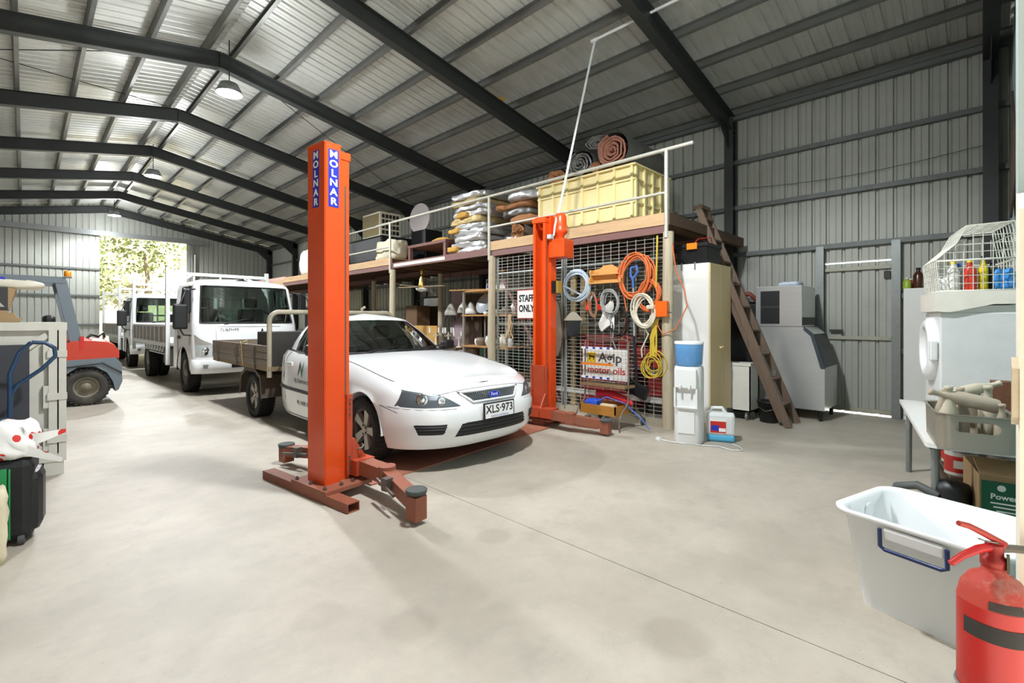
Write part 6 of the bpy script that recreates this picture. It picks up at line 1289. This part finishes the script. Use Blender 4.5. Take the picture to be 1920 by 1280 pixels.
for x0, x1, z in ((-.3, -.16, .17), (-.09, -.03, .17), (-.3, -.2, .12)): MB().box(x0, x1, -.262, -.26, z, z+.012).build('print_line', m_wtxt, bx)
one('plastic_wrap', lump(.85, .5, .07, 131, .04, 9, 4), mat('milky_film', '#d9d3c2', .35), 'crumpled milky plastic sheet on the black carton', 'plastic sheet', (-.3, 6.3, 1.668)); one('blue_pad', MB().box(-.15, .08, -.12, .12, 0, .03, bev=.008), m_blue, 'small blue pad on the milky plastic sheet', 'pad', (-.2, 6.3, 1.735))

# ------------------------------------------------------------------ forklift
fk = thing('forklift', 'grey forklift with red rear bonnet and orange beacon', 'forklift', (.7, 10.85, 0)); m_fg = mat('forklift_grey', '#6d7880', .5, .1, .12, 5, 0, .45, '#8a8272'); m_fr = mat('forklift_red', '#c23a24', .35, 0, .1, 5, 0, .3, '#d0683e')
cwp = [(-.27, .40), (-.33, .52), (-.33, .68), (.42, .70), (.44, .55), (.42, .22), (.34, .17), (.30, .22), (.28, .42), (.2, .58), (.05, .64), (-.12, .6), (-.24, .5)]
MB().prism([(-.33, .40), (-.33, .74), (.36, .76), (.44, .66), (.45, .36), (.40, .22), (.36, .2), (.33, .36), (.25, .52), (.1, .63), (-.1, .63), (-.25, .52)], -.58, -.30, 'xz').prism([(-.33, .2), (-.33, .74), (.36, .76), (.44, .66), (.45, .36), (.40, .22)], -.3, .55, 'xz').build('counterweight', m_fg, fk)
MB().tube([(.44, -.59, .5), (.2, -.59, .68), (-.33, -.59, .62)], .012, 5).build('trim_line', m_black, fk)
hd = MB(); rows = []
for y in [-.56+.14*i for i in range(9)]:
    k_ = math.sqrt(max(0, 1-(y/.62)**4)); rows.append([(x, y, .74+(z-.74)*(.75+.25*k_)) for x, z in ((-.30, .74), (-.30, 1.02), (-.15, 1.08), (.1, 1.08), (.26, 1.05), (.36, .98), (.41, .88), (.41, .75))])
hd.grid(rows); hd.add(rows[0], [tuple(range(8))]); hd.add(rows[-1], [tuple(range(8))]); hd.build('bonnet', m_fr, fk)
MB().box(-2.0, -.33, -.5, .5, .3, .72, bev=.02).build('chassis', m_fg, fk); MB().box(-.95, -.35, -.45, .45, .72, 1.0, bev=.03).build('engine_cover', m_fr, fk)
for y in (-.5, .5):
    MB().beam((-.30, y, 2.0), (-.06, y, .70), .09, .14, up=(1, 0, 0)).build('guard_leg', m_fg, fk); MB().beam((-1.5, y, 2.0), (-1.75, y, .72), .06, .07, up=(1, 0, 0)).build('guard_leg', m_fg, fk)
    MB().box(-1.55, -.24, y-.05, y+.05, 1.96, 2.06).build('guard_rail', m_fg, fk)
for i in range(7): x = -1.45+.19*i; MB().box(x-.02, x+.02, -.46, .46, 1.99, 2.04).build('guard_bar', m_fg, fk)
MB().box(-.30, -.24, -.5, .5, 1.96, 2.06).build('guard_rail', m_fg, fk)
MB().box(-.27, -.17, -.56, -.46, 2.05, 2.07).build('beacon_bracket', m_fg, fk); MB().lathe([(.042, 2.07), (.045, 2.09), (.042, 2.15), (.02, 2.165), (.001, 2.167)], 16, (-.22, -.51, 0)).build('beacon', mat('beacon_amber', '#f08c14', .3), fk)
MB().box(-.08, -.03, -.565, -.55, .9, 1.12).build('tail_lamp', m_red, fk)
MB().box(-.8, -.35, -.25, .25, 1.0, 1.12, bev=.04).box(-.5, -.35, -.24, .24, 1.08, 1.46, bev=.05).build('seat', m_black, fk)
MB().tube([(-.02, -.2, 1.02), (.08, -.25, 1.14), (.18, -.1, 1.1), (.26, .1, 1.16), (.3, .3, 1.08)], .02, 7).build('fuel_hose', m_black, fk)
MB().lathe([(.14, -.4), (.16, -.36), (.16, .36), (.14, .4), (.05, .42)], 18, (.02, .05, 1.2), 'y').build('gas_bottle', m_galv, fk) if False else None
t_ = bpy.data.objects.new('w', None)
def fwheel(x, y, r_, w_, out):
    h = w_/2; c = (x, y, r_); m_ = MB().lathe([(r_*.55, -h*.8), (r_*.62, -h), (r_*.9, -h), (r_, -h*.7), (r_, h*.7), (r_*.9, h), (r_*.62, h), (r_*.55, h*.8)], 36, c, 'y', cap=False)
    for k_ in range(28):
        M = Matrix.Translation(c) @ Matrix.Rotation(2*PI*k_/28, 4, 'Y'); m_.box(-r_*.05, r_*.05, -h*1.02, -h*.3, r_*.95, r_*1.02, M); m_.box(-r_*.05, r_*.05, h*.3, h*1.02, r_*.95, r_*1.02, M)
    T = m_.build('tyre', mat('dusty_tyre', '#3c3a36', .85, 0, .2, 10, .1, .5, '#6b6354'), fk)
    MB().lathe([(r_*.56, h*.8*out), (r_*.5, h*.8*out), (r_*.45, h*.2*out), (r_*.28, h*.3*out), (r_*.2, h*.8*out), (.001, h*.85*out)], 28, c, 'y', cap=False).build('rim', mat('painted_rim', '#77705f', .6, .1, .2, 6, 0, .5, '#4b4236'), T)
fwheel(.0, -.46, .295, .2, -1); fwheel(.0, .46, .295, .2, 1); fwheel(-1.65, -.5, .34, .26, -1); fwheel(-1.65, .5, .34, .26, 1)
for y in (-.3, .3): MB().box(-2.2, -2.08, y-.05, y+.05, .05, 2.1).build('mast_rail', m_steel, fk); MB().box(-3.2, -2.1, y-.06, y+.06, .03, .07).build('fork', m_steel, fk)
bpy.data.objects.remove(t_)
